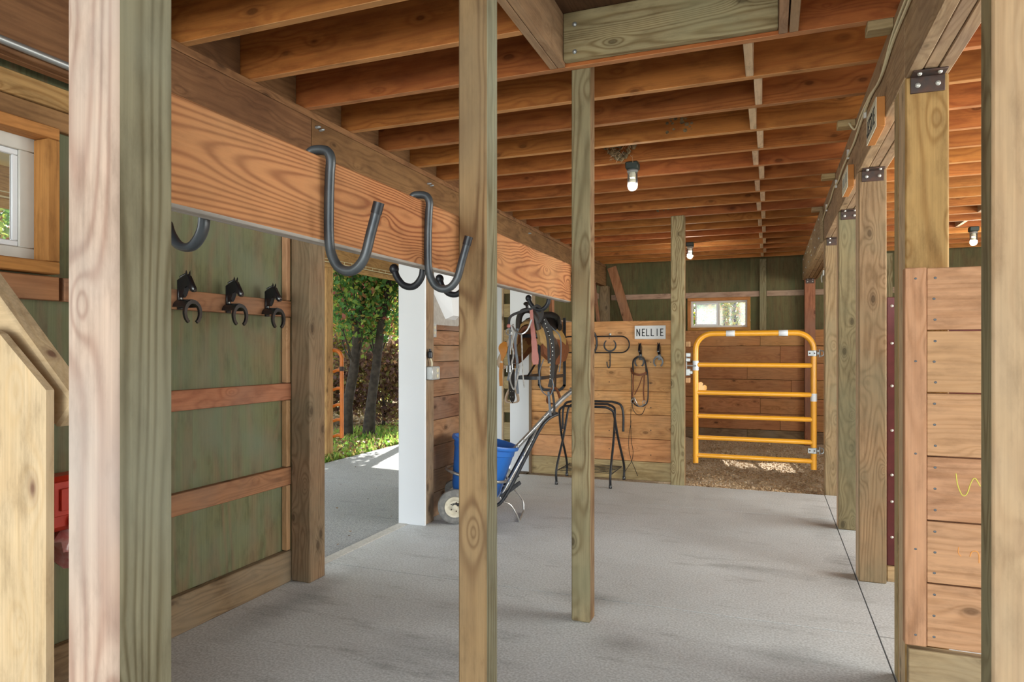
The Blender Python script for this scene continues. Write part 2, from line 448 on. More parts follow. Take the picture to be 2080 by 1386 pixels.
M_L3 = leafmat('leaves_dark_purple', [(0.0, (0.20, 0.11, 0.12)), (0.5, (0.32, 0.20, 0.15)), (0.8, (0.36, 0.36, 0.12)), (1.0, (0.50, 0.24, 0.14))])
M_grass = leafmat('grass_blades', [(0.0, (0.16, 0.36, 0.06)), (0.6, (0.34, 0.52, 0.10)), (0.85, (0.50, 0.50, 0.16)), (1.0, (0.45, 0.28, 0.12))])
M_litter = leafmat('fallen_leaves', [(0.0, (0.12, 0.09, 0.05)), (0.5, (0.20, 0.11, 0.05)), (1.0, (0.42, 0.26, 0.10))], 0.15)

# ------------------------------------------------------------------ mesh builder
class MB:
    def __init__(s):
        s.v = []
        s.f = []

    def add(s, vs, fs):
        o = len(s.v)
        s.v += [tuple(v) for v in vs]
        s.f += [tuple(i + o for i in f) for f in fs]
        return s

    def box(s, x0, x1, y0, y1, z0, z1, c=0.003, mat=None):
        hx, hy, hz = abs(x1 - x0) / 2, abs(y1 - y0) / 2, abs(z1 - z0) / 2
        cx, cy, cz = (x0 + x1) / 2, (y0 + y1) / 2, (z0 + z1) / 2
        c = min(c, hx * 0.45, hy * 0.45, hz * 0.45)
        vs, idx = [], {}
        for sx in (-1, 1):
            for sy in (-1, 1):
                for sz in (-1, 1):
                    for a in range(3):
                        d = [hx - c, hy - c, hz - c]
                        d[a] += c
                        idx[sx, sy, sz, a] = len(vs)
                        vs.append(Vector((sx * d[0], sy * d[1], sz * d[2])))
        fs = []
        S = (-1, 1)
        for a in range(3):
            for sg in S:
                q = []
                for p, r in ((-1, -1), (1, -1), (1, 1), (-1, 1)):
                    k = [0, 0, 0]
                    k[a] = sg
                    o = [i for i in range(3) if i != a]
                    k[o[0]], k[o[1]] = p, r
                    q.append(idx[k[0], k[1], k[2], a])
                fs.append(q)
        for a in range(3):
            o = [i for i in range(3) if i != a]
            for p in S:
                for r in S:
                    q = []
                    for sg, face in ((-1, o[0]), (-1, o[1]), (1, o[1]), (1, o[0])):
                        k = [0, 0, 0]
                        k[a] = sg
                        k[o[0]], k[o[1]] = p, r
                        q.append(idx[k[0], k[1], k[2], face])
                    fs.append(q)
        for sx in S:
            for sy in S:
                for sz in S:
                    fs.append([idx[sx, sy, sz, a] for a in range(3)])
        if mat is None:
            vs = [v + Vector((cx, cy, cz)) for v in vs]
        else:
            vs = [mat @ (v + Vector((cx, cy, cz))) for v in vs]
        return s.add(vs, fs)

    def bar(s, a, b, w, h, up=(0, 0, 1), c=0.003):
        """rectangular bar from a to b, width w (sideways), height h (along up)"""
        a, b = Vector(a), Vector(b)
        d = (b - a)
        L = d.length
        d.normalize()
        side = d.cross(Vector(up)).normalized()
        u = side.cross(d)
        m = Matrix(((d.x, side.x, u.x, a.x), (d.y, side.y, u.y, a.y), (d.z, side.z, u.z, a.z), (0, 0, 0, 1)))
        return s.box(0, L, -w / 2, w / 2, -h / 2, h / 2, c, m)

    def sweep(s, pts, sec, closed=False, up=None, scale=None):
        pts = [Vector(p) for p in pts]
        n, k = len(pts), len(sec)
        vs = []
        prev = None
        for i, p in enumerate(pts):
            if closed:
                tg = pts[(i + 1) % n] - pts[i - 1]
            else:
                tg = pts[min(i + 1, n - 1)] - pts[max(i - 1, 0)]
            if tg.length < 1e-9:
                tg = Vector((0, 0, 1))
            tg.normalize()
            if up is not None:
                a = Vector(up) - tg * Vector(up).dot(tg)
                if a.length < 1e-4:
                    a = prev or tg.orthogonal()
                a.normalize()
            elif prev is None:
                a = tg.orthogonal().normalized()
            else:
                a = prev - tg * prev.dot(tg)
                a.normalize()
            prev = a
            b = tg.cross(a)
            sc = scale[i] if scale else 1.0
            for (u, w_) in sec:
                vs.append(p + a * u * sc + b * w_ * sc)
        fs = []
        m = n if closed else n - 1
        for i in range(m):
            for j in range(k):
                i2 = (i + 1) % n
                fs.append((i * k + j, i * k + (j + 1) % k, i2 * k + (j + 1) % k, i2 * k + j))
        if not closed:
            fs.append(tuple(range(k)))
            fs.append(tuple((n - 1) * k + j for j in range(k)))
        return s.add(vs, fs)

    def tube(s, pts, r, n=8, closed=False, scale=None, up=None):
        sec = [(r * math.cos(2 * math.pi * j / n), r * math.sin(2 * math.pi * j / n)) for j in range(n)]
        return s.sweep(pts, sec, closed, up, scale)

    def strap(s, pts, w_, t_, up=(0, 1, 0), scale=None, closed=False):
        """flat strap; 'up' = direction of the thin side"""
        return s.sweep(pts, [(t_ / 2, w_ / 2), (-t_ / 2, w_ / 2), (-t_ / 2, -w_ / 2), (t_ / 2, -w_ / 2)], closed, up, scale)

    def lathe(s, prof, c, n=20, axis=(0, 0, 1), cap=True):
        ax = Vector(axis).normalized()
        a = ax.orthogonal().normalized()
        b = ax.cross(a)
        c = Vector(c)
        vs = []
        for (r, z) in prof:
            for j in range(n):
                t = 2 * math.pi * j / n
                vs.append(c + ax * z + (a * math.cos(t) + b * math.sin(t)) * r)
        fs = []
        for i in range(len(prof) - 1):
            for j in range(n):
                fs.append((i * n + j, i * n + (j + 1) % n, (i + 1) * n + (j + 1) % n, (i + 1) * n + j))
        if cap and prof[0][0] > 1e-6:
            fs.append(tuple(range(n)))
        if cap and prof[-1][0] > 1e-6:
            fs.append(tuple((len(prof) - 1) * n + j for j in range(n)))
        return s.add(vs, fs)

    def ball(s, c, r, n=10, k=6, sq=(1, 1, 1)):
        o = len(s.v)
        s.lathe([(r * math.sin(math.pi * i / k) + 1e-5, -r * math.cos(math.pi * i / k)) for i in range(k + 1)], (0, 0, 0), n)
        for i in range(o, len(s.v)):
            v = s.v[i]
            s.v[i] = (v[0] * sq[0] + c[0], v[1] * sq[1] + c[1], v[2] * sq[2] + c[2])
        return s

    def prism(s, poly, fn, d0, d1):
        """poly in 2D, fn(u,v,d)->xyz"""
        n = len(poly)
        vs = [fn(u, v, d0) for u, v in poly] + [fn(u, v, d1) for u, v in poly]
        fs = [tuple(range(n)), tuple(range(2 * n - 1, n - 1, -1))]
        fs += [(i, (i + 1) % n, n + (i + 1) % n, n + i) for i in range(n)]
        return s.add(vs, fs)

    def loft(s, rings, closed=True, cap=True):
        k = len(rings[0])
        o = []
        for r in rings:
            o += r
        fs = []
        for i in range(len(rings) - 1):
            for j in range(k if closed else k - 1):
                fs.append((i * k + j, i * k + (j + 1) % k, (i + 1) * k + (j + 1) % k, (i + 1) * k + j))
        if cap and closed:
            fs.append(tuple(range(k)))
            fs.append(tuple((len(rings) - 1) * k + j for j in range(k)))
        return s.add(o, fs)

    def mesh(s, name, off=(0, 0, 0), smooth=True, matfn=None):
        me = bpy.data.meshes.new(name)
        o = Vector(off)
        me.from_pydata([tuple(Vector(v) - o) for v in s.v], [], s.f)
        bm = bmesh.new()
        bm.from_mesh(me)
        bmesh.ops.recalc_face_normals(bm, faces=bm.faces)
        if matfn:
            for f in bm.faces:
                f.material_index = matfn(f.normal)
        bm.to_mesh(me)
        bm.free()
        if smooth:
            me.shade_smooth()
            me.set_sharp_from_angle(angle=math.radians(38))
        return me


def bez(pts, n=8, closed=False):
    """Catmull-Rom through points"""
    P = [Vector(p) for p in pts]
    out = []
    m = len(P)
    rng = range(m) if closed else range(m - 1)
    for i in rng:
        p0 = P[i - 1] if (closed or i > 0) else P[0] * 2 - P[1]
        p1 = P[i]
        p2 = P[(i + 1) % m]
        p3 = P[(i + 2) % m] if (closed or i + 2 < m) else P[-1] * 2 - P[-2]
        for k in range(n):
            t = k / n
            out.append(0.5 * ((2 * p1) + (p2 - p0) * t + (2 * p0 - 5 * p1 + 4 * p2 - p3) * t * t + (3 * p1 - p0 - 3 * p2 + p3) * t ** 3))
    if not closed:
        out.append(P[-1])
    return out


WL = {}


def tag(o, label=None, cat=None, group=None, kind=None):
    if label:
        o['label'] = label
    if cat:
        o['category'] = cat
    if group:
        o['group'] = group
    if kind:
        o['kind'] = kind
    return o


def root(name, loc, label=None, cat=None, group=None, kind=None, rz=0.0):
    o = bpy.data.objects.new(name, None)
    o.empty_display_size = 0.1
    COL.objects.link(o)
    o.location = loc
    o.rotation_euler = (0, 0, rz)
    WL[o.name] = Vector(loc)
    return tag(o, label, cat, group, kind)


def part(name, mb, mat, parent, label=None, kind=None, local=False, smooth=True, matfn=None):
    off = Vector((0, 0, 0)) if local else WL[parent.name]
    me = mb.mesh(name, off, smooth, matfn)
    for m in (mat if isinstance(mat, (list, tuple)) else [mat]):
        me.materials.append(m)
    o = bpy.data.objects.new(name, me)
    COL.objects.link(o)
    o.parent = parent
    WL[o.name] = off
    return tag(o, label, kind=kind)


def top(name, mb, mat, label=None, cat=None, group=None, kind=None, loc=None, smooth=True, matfn=None):
    xs = np.array(mb.v)
    if loc is None:
        c = (xs.max(0) + xs.min(0)) / 2
        loc = (float(c[0]), float(c[1]), float(xs[:, 2].min()))
    me = mb.mesh(name, loc, smooth, matfn)
    for m in (mat if isinstance(mat, (list, tuple)) else [mat]):
        me.materials.append(m)
    o = bpy.data.objects.new(name, me)
    COL.objects.link(o)
    o.location = loc
    WL[o.name] = Vector(loc)
    return tag(o, label, cat, group, kind)


def B(*a, **k):
    return MB().box(*a, **k)


def copy_tree(o, parent=None, loc=None):
    c = o.copy()
    COL.objects.link(c)
    c.parent = parent
    if loc:
        c.location = loc
    for ch in list(o.children):
        copy_tree(ch, c)
    return c


def bolts(pts, r=0.012, h=0.008, axis=(0, -1, 0)):
    m = MB()
    for p in pts:
        m.lathe([(r, 0), (r, h * 0.5), (r * 0.6, h), (1e-5, h * 1.15)], p, 10, axis)
    return m


def boltp(pts, mat, parent, r=0.012, h=0.008, axis=(0, -1, 0), local=False):
    for p in pts:
        part('bolt', bolts([p], r, h, axis), mat, parent, local=local)


# ------------------------------------------------------------------ SETTING: floor
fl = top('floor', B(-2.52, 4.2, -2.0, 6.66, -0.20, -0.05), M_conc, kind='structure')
ys = [-2.0, 1.2, 3.456, 5.73, 6.66]
for i in range(4):
    for x0, x1 in ((-2.52, 0.463), (0.469, 4.2)):
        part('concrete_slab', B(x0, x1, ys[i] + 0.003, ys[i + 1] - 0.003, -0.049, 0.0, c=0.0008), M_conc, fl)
part('door_threshold', B(-2.60, -2.521, 3.25, 4.46, -0.06, 0.004, c=0.004), M_sill, fl)
part('door_threshold', B(-2.60, -2.521, 5.6, 6.83, -0.06, 0.004, c=0.004), M_sill, fl)

# hairline crack near the middle post
# bedding behind the partition
def bedding():
    nx, ny = 150, 90
    x0, x1, y0, y1 = -2.45, 4.1, 6.66, 10.48
    vs, fs = [], []
    for j in range(ny + 1):
        for i in range(nx + 1):
            x = x0 + (x1 - x0) * i / nx
            y = y0 + (y1 - y0) * j / ny
            h = -0.035 + 0.035 * noise.noise(Vector((x * 2.1, y * 2.1, 0))) + 0.018 * noise.noise(Vector((x * 9, y * 9, 3)))
            h += 0.03 * noise.noise(Vector((x * 0.9, y * 1.3, 7)))
            e = min(1, max(0, (y - 6.70 - 0.05 * noise.noise(Vector((x * 5, 1, 1)))) / 0.12))
            h = -0.10 + (h + 0.10) * e
            vs.append((x, y, h))
    for j in range(ny):
        for i in range(nx):
            a = j * (nx + 1) + i
            fs.append((a, a + 1, a + nx + 2, a + nx + 1))
    mb = MB()
    mb.add(vs, fs)
    return mb


def quads(C, size, flat=0.0, aspect=0.6, up_bias=0.0):
    """C (n,3) centres -> rhombic leaves"""
    n = len(C)
    a = RNG.normal(size=(n, 3))
    a[:, 2] *= (1 - flat)
    a /= np.linalg.norm(a, axis=1)[:, None] + 1e-9
    b = RNG.normal(size=(n, 3))
    b[:, 2] *= (1 - flat)
    b -= a * (a * b).sum(1)[:, None]
    b /= np.linalg.norm(b, axis=1)[:, None] + 1e-9
    s = (size * RNG.uniform(0.6, 1.35, n))[:, None]
    V = np.stack([C - a * s, C + b * s * aspect, C + a * s, C - b * s * aspect], 1).reshape(-1, 3)
    return V


def quadmesh(name, V):
    n = len(V) // 4
    me = bpy.data.meshes.new(name)
    me.vertices.add(4 * n)
    me.vertices.foreach_set('co', V.astype(np.float32).ravel())
    me.loops.add(4 * n)
    me.loops.foreach_set('vertex_index', np.arange(4 * n, dtype=np.int32))
    me.polygons.add(n)
    me.polygons.foreach_set('loop_start', np.arange(0, 4 * n, 4, dtype=np.int32))
    me.polygons.foreach_set('loop_total', np.full(n, 4, dtype=np.int32))
    me.update(calc_edges=True)
    me.validate()
    return me


bd = top('wood_shavings_bedding', bedding(), M_bed, 'pale wood shavings bedding spread over the stall floor behind the gate', 'bedding', kind='stuff', loc=(0, 8, -0.1))
nC = 16000
cx_ = RNG.uniform(-0.9, 0.75, nC)
cy_ = 6.68 + (RNG.uniform(0, 1, nC) ** 1.6) * 3.6
cz_ = np.array([-0.03 + 0.035 * noise.noise(Vector((x * 2.1, y * 2.1, 0))) + 0.018 * noise.noise(Vector((x * 9, y * 9, 3))) + 0.03 * noise.noise(Vector((x * 0.9, y * 1.3, 7))) - 0.065 * (1 - min(1, max(0, (y - 6.70) / 0.12))) for x, y in zip(cx_, cy_)])
V = quads(np.stack([cx_, cy_, cz_], 1), 0.011, flat=0.55)
V -= np.array([0, 8, -0.1])
me = quadmesh('flakes', V)
me.materials.append(M_chip)
o = bpy.data.objects.new('shaving_flakes', me)
COL.objects.link(o)
o.parent = bd
o['kind'] = 'stuff'

# outside pavement and ground
pv = root('pavement', (-3.7, 5, -0.02), kind='structure')
for y0, y1 in ((-2, 0.9), (0.9, 3.3), (3.3, 5.67), (5.67, 8.1), (8.1, 10.5)):
    part('paving_slab', B(-4.83, -2.604, y0 + 0.004, y1 - 0.004, -0.12, -0.012, c=0.004), M_pave, pv)
gm = MB()
nx, ny = 70, 70
vs, fs = [], []
for j in range(ny + 1):
    for i in range(nx + 1):
        x = -26 + 40 * i / nx
        y = -6 + 36 * j / ny
        h = -0.13 if x > -4.6 and y < 11 else -0.03 + 0.05 * noise.noise(Vector((x * 1.1, y * 1.1, 2)))
        if x < -4.83:
            h += 0.02
        vs.append((x, y, h))
for j in range(ny):
    for i in range(nx):
        a = j * (nx + 1) + i
        fs.append((a, a + 1, a + nx + 2, a + nx + 1))
gm.add(vs, fs)
top('ground', gm, M_soil, kind='structure', loc=(0, 0, 0))

# ------------------------------------------------------------------ SETTING: ceiling
ce = top('ceiling', B(-2.6, 4.25, -1.6, 10.75, 2.885, 2.905), W('subfloor', 'Y'), kind='structure')
JY = {k: 3.09 + 0.425 * k for k in range(-10, 18)}
JZ0, JZ1 = 2.645, 2.884


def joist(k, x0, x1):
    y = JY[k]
    part('joist', B(x0, x1, y, y + 0.04, JZ0, JZ1, c=0.002), [W('joist', 'X'), W('joistlit', 'X')], ce, matfn=lambda n: 1 if n.z < -0.6 else 0)


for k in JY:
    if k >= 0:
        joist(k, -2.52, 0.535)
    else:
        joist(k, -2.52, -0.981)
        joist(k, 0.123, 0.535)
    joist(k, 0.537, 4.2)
for k in range(0, 17):                     # staggered blocking row
    x0 = (-0.107, -0.071)[k % 2]
    part('blocking', B(x0, x0 + 0.037, JY[k] + 0.041, JY[k + 1] - 0.001, JZ0 + 0.002, JZ1), W('paleedge', 'Y'), ce)
for k in range(0, 17, 2):
    x0 = (1.9, 1.94)[k % 2]
    part('blocking', B(x0, x0 + 0.037, JY[k] + 0.041, JY[k + 1] - 0.001, JZ0 + 0.002, JZ1), W('paleedge', 'Y'), ce)
# doubled trimmers of the hatch
for x0 in (-0.980, -0.941, 0.038, 0.080):
    part('hatch_trimmer', B(x0, x0 + 0.036, -1.5, 3.085, JZ0, JZ1, c=0.002), W('tanpale' if x0 < -0.9 or x0 > 0 else 'header', 'Y'), ce)
part('hatch_header', B(-0.903, 0.036, 3.048, 3.087, 2.662, 2.884), W('treated', 'X'), ce)
boltp([(-0.848, 3.048, 2.823), (-0.848, 3.048, 2.695)], M_zinc, ce, 0.011)
for k in (0, 3, 6, 9):
    part('packing_shim', B(0.375 - 0.0, 0.47, JY[k] - 0.004, JY[k] + 0.075, 2.605, 2.644), W('kickpale', 'X'), ce)
# left rim blocking over the left header
for k in range(-9, 17):
    part('rim_block', B(-2.50, -2.465, JY[k] + 0.041, JY[k + 1] - 0.001, JZ0, JZ1), W('header', 'Y'), ce)
# dark stains on the joists left by old nests
patches = MB()
for (x, k, w_, h_) in ((-0.53, 3, 0.20, 0.16), (-1.0, 9, 0.16, 0.10), (-0.73, 9, 0.12, 0.08)):
    for i in range(46):
        a = random.uniform(-w_ / 2, w_ / 2)
        b = random.uniform(-h_ / 2, h_ / 2)
        r = random.uniform(0.005, 0.016)
        patches.ball((x + a, JY[k] + 0.001, 2.76 + b), r, 7, 4, (1.3, 0.12, 1))
part('mud_traces', patches, M_nest, ce, kind='stuff')

# ------------------------------------------------------------------ beams
hb = root('wall_beam', (-2.44, 4.5, 2.31), 'long brown timber beam over the left wall carrying the joists', 'beam')
part('top_plate', B(-2.50, -2.402, -1.5, 10.5, 2.606, 2.644), W('header', 'Y'), hb)
part('beam_board', B(-2.442, -2.402, -1.5, 3.14, 2.31, 2.604), W('header', 'Y'), hb)
part('beam_board', B(-2.442, -2.402, 3.144, 10.5, 2.31, 2.604), W('header', 'Y'), hb)
part('beam_board', B(-2.484, -2.444, -1.5, 10.5, 2.31, 2.604), W('header', 'Y'), hb)
boltp([(-2.402, 3.18, 2.565), (-2.402, 3.215, 2.56), (-2.402, 4.52, 2.555), (-2.402, 4.56, 2.55), (-2.402, 6.8, 2.55), (-2.402, 8.6, 2.55)], M_zinc, hb, 0.009, 0.03, (1, 0, 0))
top('metal_conduit', MB().tube([(-2.386, -1.4, 2.335), (-2.386, 2.2, 2.335)], 0.014, 10), M_zinc, 'thin grey metal conduit running along the base of the left wall beam', 'conduit')

rb = root('aisle_beam', (0.54, 4.5, 2.31), 'heavy built-up timber beam along the right row of posts', 'beam')
for i, x0 in enumerate((0.471, 0.519, 0.567)):
    for y0, y1 in ((-1.5, 2.86), (2.862, 6.77), (6.772, 10.5)):
        part('beam_board', B(x0, x0 + 0.0455, y0, y1, 2.31 if i != 1 else 2.312, 2.644), W('rheader', 'Y'), rb)
part('facing_board', B(0.443, 0.4695, 6.85, 10.45, 2.30, 2.60), W('rheader', 'Y'), rb)
part('facing_board', B(0.6145, 0.640, 6.85, 10.45, 2.30, 2.60), W('rheader', 'Y'), rb)
boltp([(0.443, y, z) for y in (7.0, 7.6, 8.2, 8.8, 9.4, 10.0) for z in (2.36, 2.54)], M_bolt, rb, 0.010, 0.008, (-1, 0, 0))

hk = root('hook_beam', (-0.907, 1.5, 1.53), 'reddish plank beam with bold dark grain fixed behind the left posts', 'beam')
part('board', B(-0.926, -0.888, 0.70, 3.13, 1.530, 1.713, c=0.005), [W('hookbeam', 'Y'), W('weathered', 'Y')], hk, matfn=lambda n: 1 if n.z < -0.3 else 0)

# ------------------------------------------------------------------ posts
def post(x0, x1, y0, y1, z1, mats, label, c=0.006, matfn=None, group=None, z0=0.0):
    return top('timber_post', B(x0, x1, y0, y1, z0, z1, c=c), mats, label, 'post', group,
               matfn=matfn)


fs_ = lambda n: 0 if n.y < -0.5 else 1
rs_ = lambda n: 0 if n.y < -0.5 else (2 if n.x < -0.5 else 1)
post(-0.888, -0.795, 0.637, 0.730, 2.88, [W('pinkfront', 'Z'), W('greenside', 'Z')], 'nearest left post, faded pink on the front and greenish on its side', matfn=fs_)
post(-0.888, -0.795, 1.868, 1.961, 2.88, [W('tan', 'Z'), W('greenside', 'Z')], 'slim golden brown post in the centre, just right of the two black steel hooks', matfn=fs_)
post(-0.888, -0.795, 3.131, 3.221, 2.88, [W('treated', 'Z'), W('tan', 'Z')], 'slim greenish post standing free on the concrete, behind the central one', matfn=fs_)
post(-0.888, -0.758, 6.64, 6.735, 2.60, [W('treated', 'Z'), W('tan', 'Z')], 'greenish post between the white name sign and the yellow gate', matfn=fs_, z0=-0.03)
RP = [(2.85, 'golden', 'wide golden post with one dark knot behind the right plank partition'),
      (4.24, 'rightpost', 'dark brown weathered post, second in the right row'),
      (5.42, 'greenpost', 'green stained post, third in the right row'),
      (6.70, 'rightpost', 'brown post at the hinge side of the yellow gate')]
rposts = []
for y, mt, lb in RP:
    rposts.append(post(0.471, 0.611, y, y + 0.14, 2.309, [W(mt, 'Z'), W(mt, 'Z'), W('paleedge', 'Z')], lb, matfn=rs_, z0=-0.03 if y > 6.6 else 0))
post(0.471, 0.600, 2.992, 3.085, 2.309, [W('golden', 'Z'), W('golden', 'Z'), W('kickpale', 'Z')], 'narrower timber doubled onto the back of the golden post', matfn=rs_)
post(0.471, 0.611, 10.40, 10.54, 2.309, [W('girt', 'Z')] * 3, 'short brown post against the far green wall', matfn=rs_, z0=-0.15)
post(0.471, 0.561, 1.81, 1.90, 2.309, [W('tanpale', 'Z'), W('tanpale', 'Z'), W('treated', 'Z')], 'nearest right post, pale tan, at the right edge of the view', matfn=rs_)

# steel angle brackets at the post heads
for i, y in enumerate((2.85, 4.24, 5.42, 6.70, 10.40)):
    b_ = root('angle_bracket', (0.54, y, 2.26), ('rusty steel angle bracket on the head of the golden post', 'rusty steel angle bracket on the dark brown second post', 'dark steel angle bracket on the green stained post', 'dark steel angle bracket on the post at the gate hinges', 'small steel angle bracket on the short far post')[i], 'bracket')
    part('plate', B(0.487, 0.597, y - 0.0065, y - 0.0005, 2.245, 2.304, c=0.002), M_bracket, b_)
    part('flange', B(0.487, 0.597, y - 0.062, y - 0.0005, 2.3035, 2.3095, c=0.002), M_bracket, b_)
    boltp([(0.510, y - 0.0065, 2.272), (0.574, y - 0.0065, 2.272)], M_bolt, b_, 0.009)
    boltp([(0.510, y - 0.042, 2.3035), (0.574, y - 0.042, 2.3035)], M_bolt, b_, 0.008, 0.008, (0, 0, -1))

# ------------------------------------------------------------------ LEFT WALL
wl = root('wall_left', (-2.56, 4, 0), kind='structure')
P_ = W('ply', 'Z')


def lply(y0, y1, z0=0.0, z1=2.9, x=-2.567, m=None):
    part('plywood_panel', B(x, x + 0.012, y0, y1, z0, z1, c=0.0004), m or P_, wl)


# window opening Y .86-1.76, z 1.60-2.12
lply(-1.5, -0.3)
lply(-0.3, 0.86)
lply(0.86, 1.762, 0.0, 1.60)
lply(0.86, 1.762, 2.12, 2.9)
lply(1.762, 2.45)
lply(2.45, 3.16)
lply(3.16, 4.52, 2.33, 2.9)
lply(5.6, 6.9, 2.33, 2.9)
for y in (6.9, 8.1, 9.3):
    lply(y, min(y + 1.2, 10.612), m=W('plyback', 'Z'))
for z0, z1 in ((1.022, 1.116), (0.545, 0.645), (1.487, 1.577)):
    part('girt', B(-2.554, -2.515, 1.80, 3.108, z0, z1), W('girt', 'Y'), wl)
    part('girt', B(-2.554, -2.515, -1.5, 1.78, z0, z1), W('girt', 'Y'), wl)
part('girt', B(-2.554, -2.515, -1.5, 2.1, 2.213, 2.298), W('golden', 'Y'), wl)
part('girt', B(-2.554, -2.523, -1.5, 3.1, 2.134, 2.211), W('header', 'Y'), wl)
part('kick_board', B(-2.554, -2.512, -1.5, 3.108, 0.0, 0.176, c=0.005), W('kick', 'Y'), wl)
part('nailer', B(-2.554, -2.519, 3.075, 3.108, 0.178, 0.543), W('plankpink', 'Z'), wl)
part('nailer', B(-2.554, -2.519, 3.075, 3.108, 0.647, 1.02), W('plankpink', 'Z'), wl)
part('nailer', B(-2.554, -2.519, 3.075, 3.108, 1.118, 1.485), W('plankpink', 'Z'), wl)
part('nailer', B(-2.554, -2.519, 3.075, 3.108, 1.579, 2.30), W('plankpink', 'Z'), wl)
for y in (8.0, 9.2):
    part('stud', B(-2.554, -2.515, y, y + 0.09, -0.1, 2.30), W('girt', 'Z'), wl)
for z0 in (0.55, 1.1, 1.6, 2.1):
    part('girt', B(-2.514, -2.486, 6.99, 10.35, z0, z0 + 0.09), W('girtpale', 'Y'), wl)
# posts of the left wall
for (x0, x1, y0, y1, mt, lb) in ((-2.52, -2.39, 3.11, 3.25, 'rightpost', 'greenish brown post at the left side of the open doorway'),
                                 (-2.52, -2.385, 4.455, 4.59, 'kick', 'weathered brown post behind the white door trim'),
                                 (-2.52, -2.385, 5.50, 5.60, 'kick', 'weathered post at the end of the old plank section, mostly hidden'),
                                 (-2.52, -2.385, 6.84, 6.98, 'kick', 'weathered post behind the far white door trim'),
                                 (-2.484, -2.345, 10.36, 10.5, 'kick', 'dark corner post under the far end of the left beam')):
    post(x0, x1, y0, y1, 2.309, [W(mt, 'Z')], lb)
# white door trims
for i, (y, x0) in enumerate(((4.43, -2.60), (6.815, -2.62))):
    top('door_trim_board', B(x0, -2.378, y, y + 0.022, 0.0, 2.33, c=0.002), M_white, ('tall white painted trim board beside the open doorway', 'tall white painted trim board behind the hanging saddle')[i], 'trim')
# old planks between the doors
zs = [0.0, 0.19, 0.365, 0.554, 0.754, 0.935, 1.072, 1.21, 1.339, 1.457, 1.563, 1.70, 1.85, 2.0, 2.15, 2.305]
for a, b in zip(zs[:-1], zs[1:]):
    part('plank', B(-2.475, -2.435, 4.592, 5.498, a + 0.003, b - 0.001, c=0.003), W('plankold', 'Y'), wl)
part('plywood_panel', B(-2.567, -2.555, 4.46, 5.6, 0, 2.9, c=0.001), P_, wl)

# left window
def window(name, cx, cy, z0, z1, wdt, rot, lblslide, t=0.03, gap=0.03):
    """local: x along wall, y into room(+y = room side), built about centre"""
    wd = bpy.data.objects.new(name, None)
    COL.objects.link(wd)
    wd.location = (cx, cy, 0)
    wd.rotation_euler = (0, 0, rot)
    wd['kind'] = 'structure'
    h = wdt / 2
    L = dict(local=True)
    cs = 0.045
    part('casing', B(-h, h, -0.035, 0.045, z1 - cs, z1), W('casing', 'X'), wd, **L)
    part('casing', B(-h, h, -0.035, 0.045, z0, z0 + cs), W('casing', 'X'), wd, **L)
    part('casing', B(-h, -h + cs, -0.035, 0.045, z0 + cs + 0.001, z1 - cs - 0.001), W('casing', 'Z'), wd, **L)
    part('casing', B(h - cs, h, -0.035, 0.045, z0 + cs + 0.001, z1 - cs - 0.001), W('casing', 'Z'), wd, **L)
    a0, a1, b0, b1 = -h + cs, h - cs, z0 + cs, z1 - cs
    f = MB()
    f.box(a0 - 0.035, a1 + 0.035, -0.075, -0.036, b0 - 0.035, b0 + t)
    f.box(a0 - 0.035, a1 + 0.035, -0.075, -0.036, b1 - t, b1 + 0.035)
    f.box(a0 - 0.035, a0 + t, -0.075, -0.036, b0 + t, b1 - t)
    f.box(a1 - t, a1 + 0.035, -0.075, -0.036, b0 + t, b1 - t)
    f.box(-0.014, 0.014, -0.070, -0.040, b0 + t, b1 - t)
    fr = part('window_frame', f, M_vinyl, wd, **L)
    # sliding sash
    s_ = MB()
    sgn = lblslide
    c0, c1 = (a0 + t + gap, -0.014) if sgn < 0 else (0.014, a1 - t - gap)
    t2 = 0.022
    s_.box(c0, c1, -0.058, -0.042, b0 + t, b0 + t + t2)
    s_.box(c0, c1, -0.058, -0.042, b1 - t - t2, b1 - t)
    s_.box(c0, c0 + t2, -0.058, -0.042, b0 + t + t2, b1 - t - t2)
    s_.box(c1 - t2, c1, -0.058, -0.042, b0 + t + t2, b1 - t - t2)
    sh_ = part('sash', s_, M_white, wd, **L)
    part('pane', B(c0 + t2, c1 - t2, -0.052, -0.048, b0 + t + t2, b1 - t - t2, c=0.0005), M_glasshaze if name == 'window_2' else M_glass, sh_, **L)
    g0, g1 = (0.014, a1 - t) if sgn < 0 else (a0 + t, -0.014)
    part('pane', B(g0, g1, -0.064, -0.060, b0 + t, b1 - t, c=0.0005), M_glass, fr, **L)
    return wd


# back wall window: room side is -Y -> rotate 180
window('window_2', -0.705, 10.545, 1.60, 2.09, 0.90, math.pi, 1)
# left wall window: room side is +X -> rotate -90 (local x -> -Y, local y -> +X)
window('window_1', -2.53, 1.311, 1.585, 2.131, 0.90, -math.pi / 2, -1, 0.05, 0.0)

# ------------------------------------------------------------------ BACK WALL
wb = root('wall_back', (0, 10.6, 0), kind='structure')
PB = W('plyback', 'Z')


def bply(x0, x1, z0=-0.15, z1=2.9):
    part('plywood_panel', B(x0, x1, 10.60, 10.612, z0, z1, c=0.0004), PB, wb)


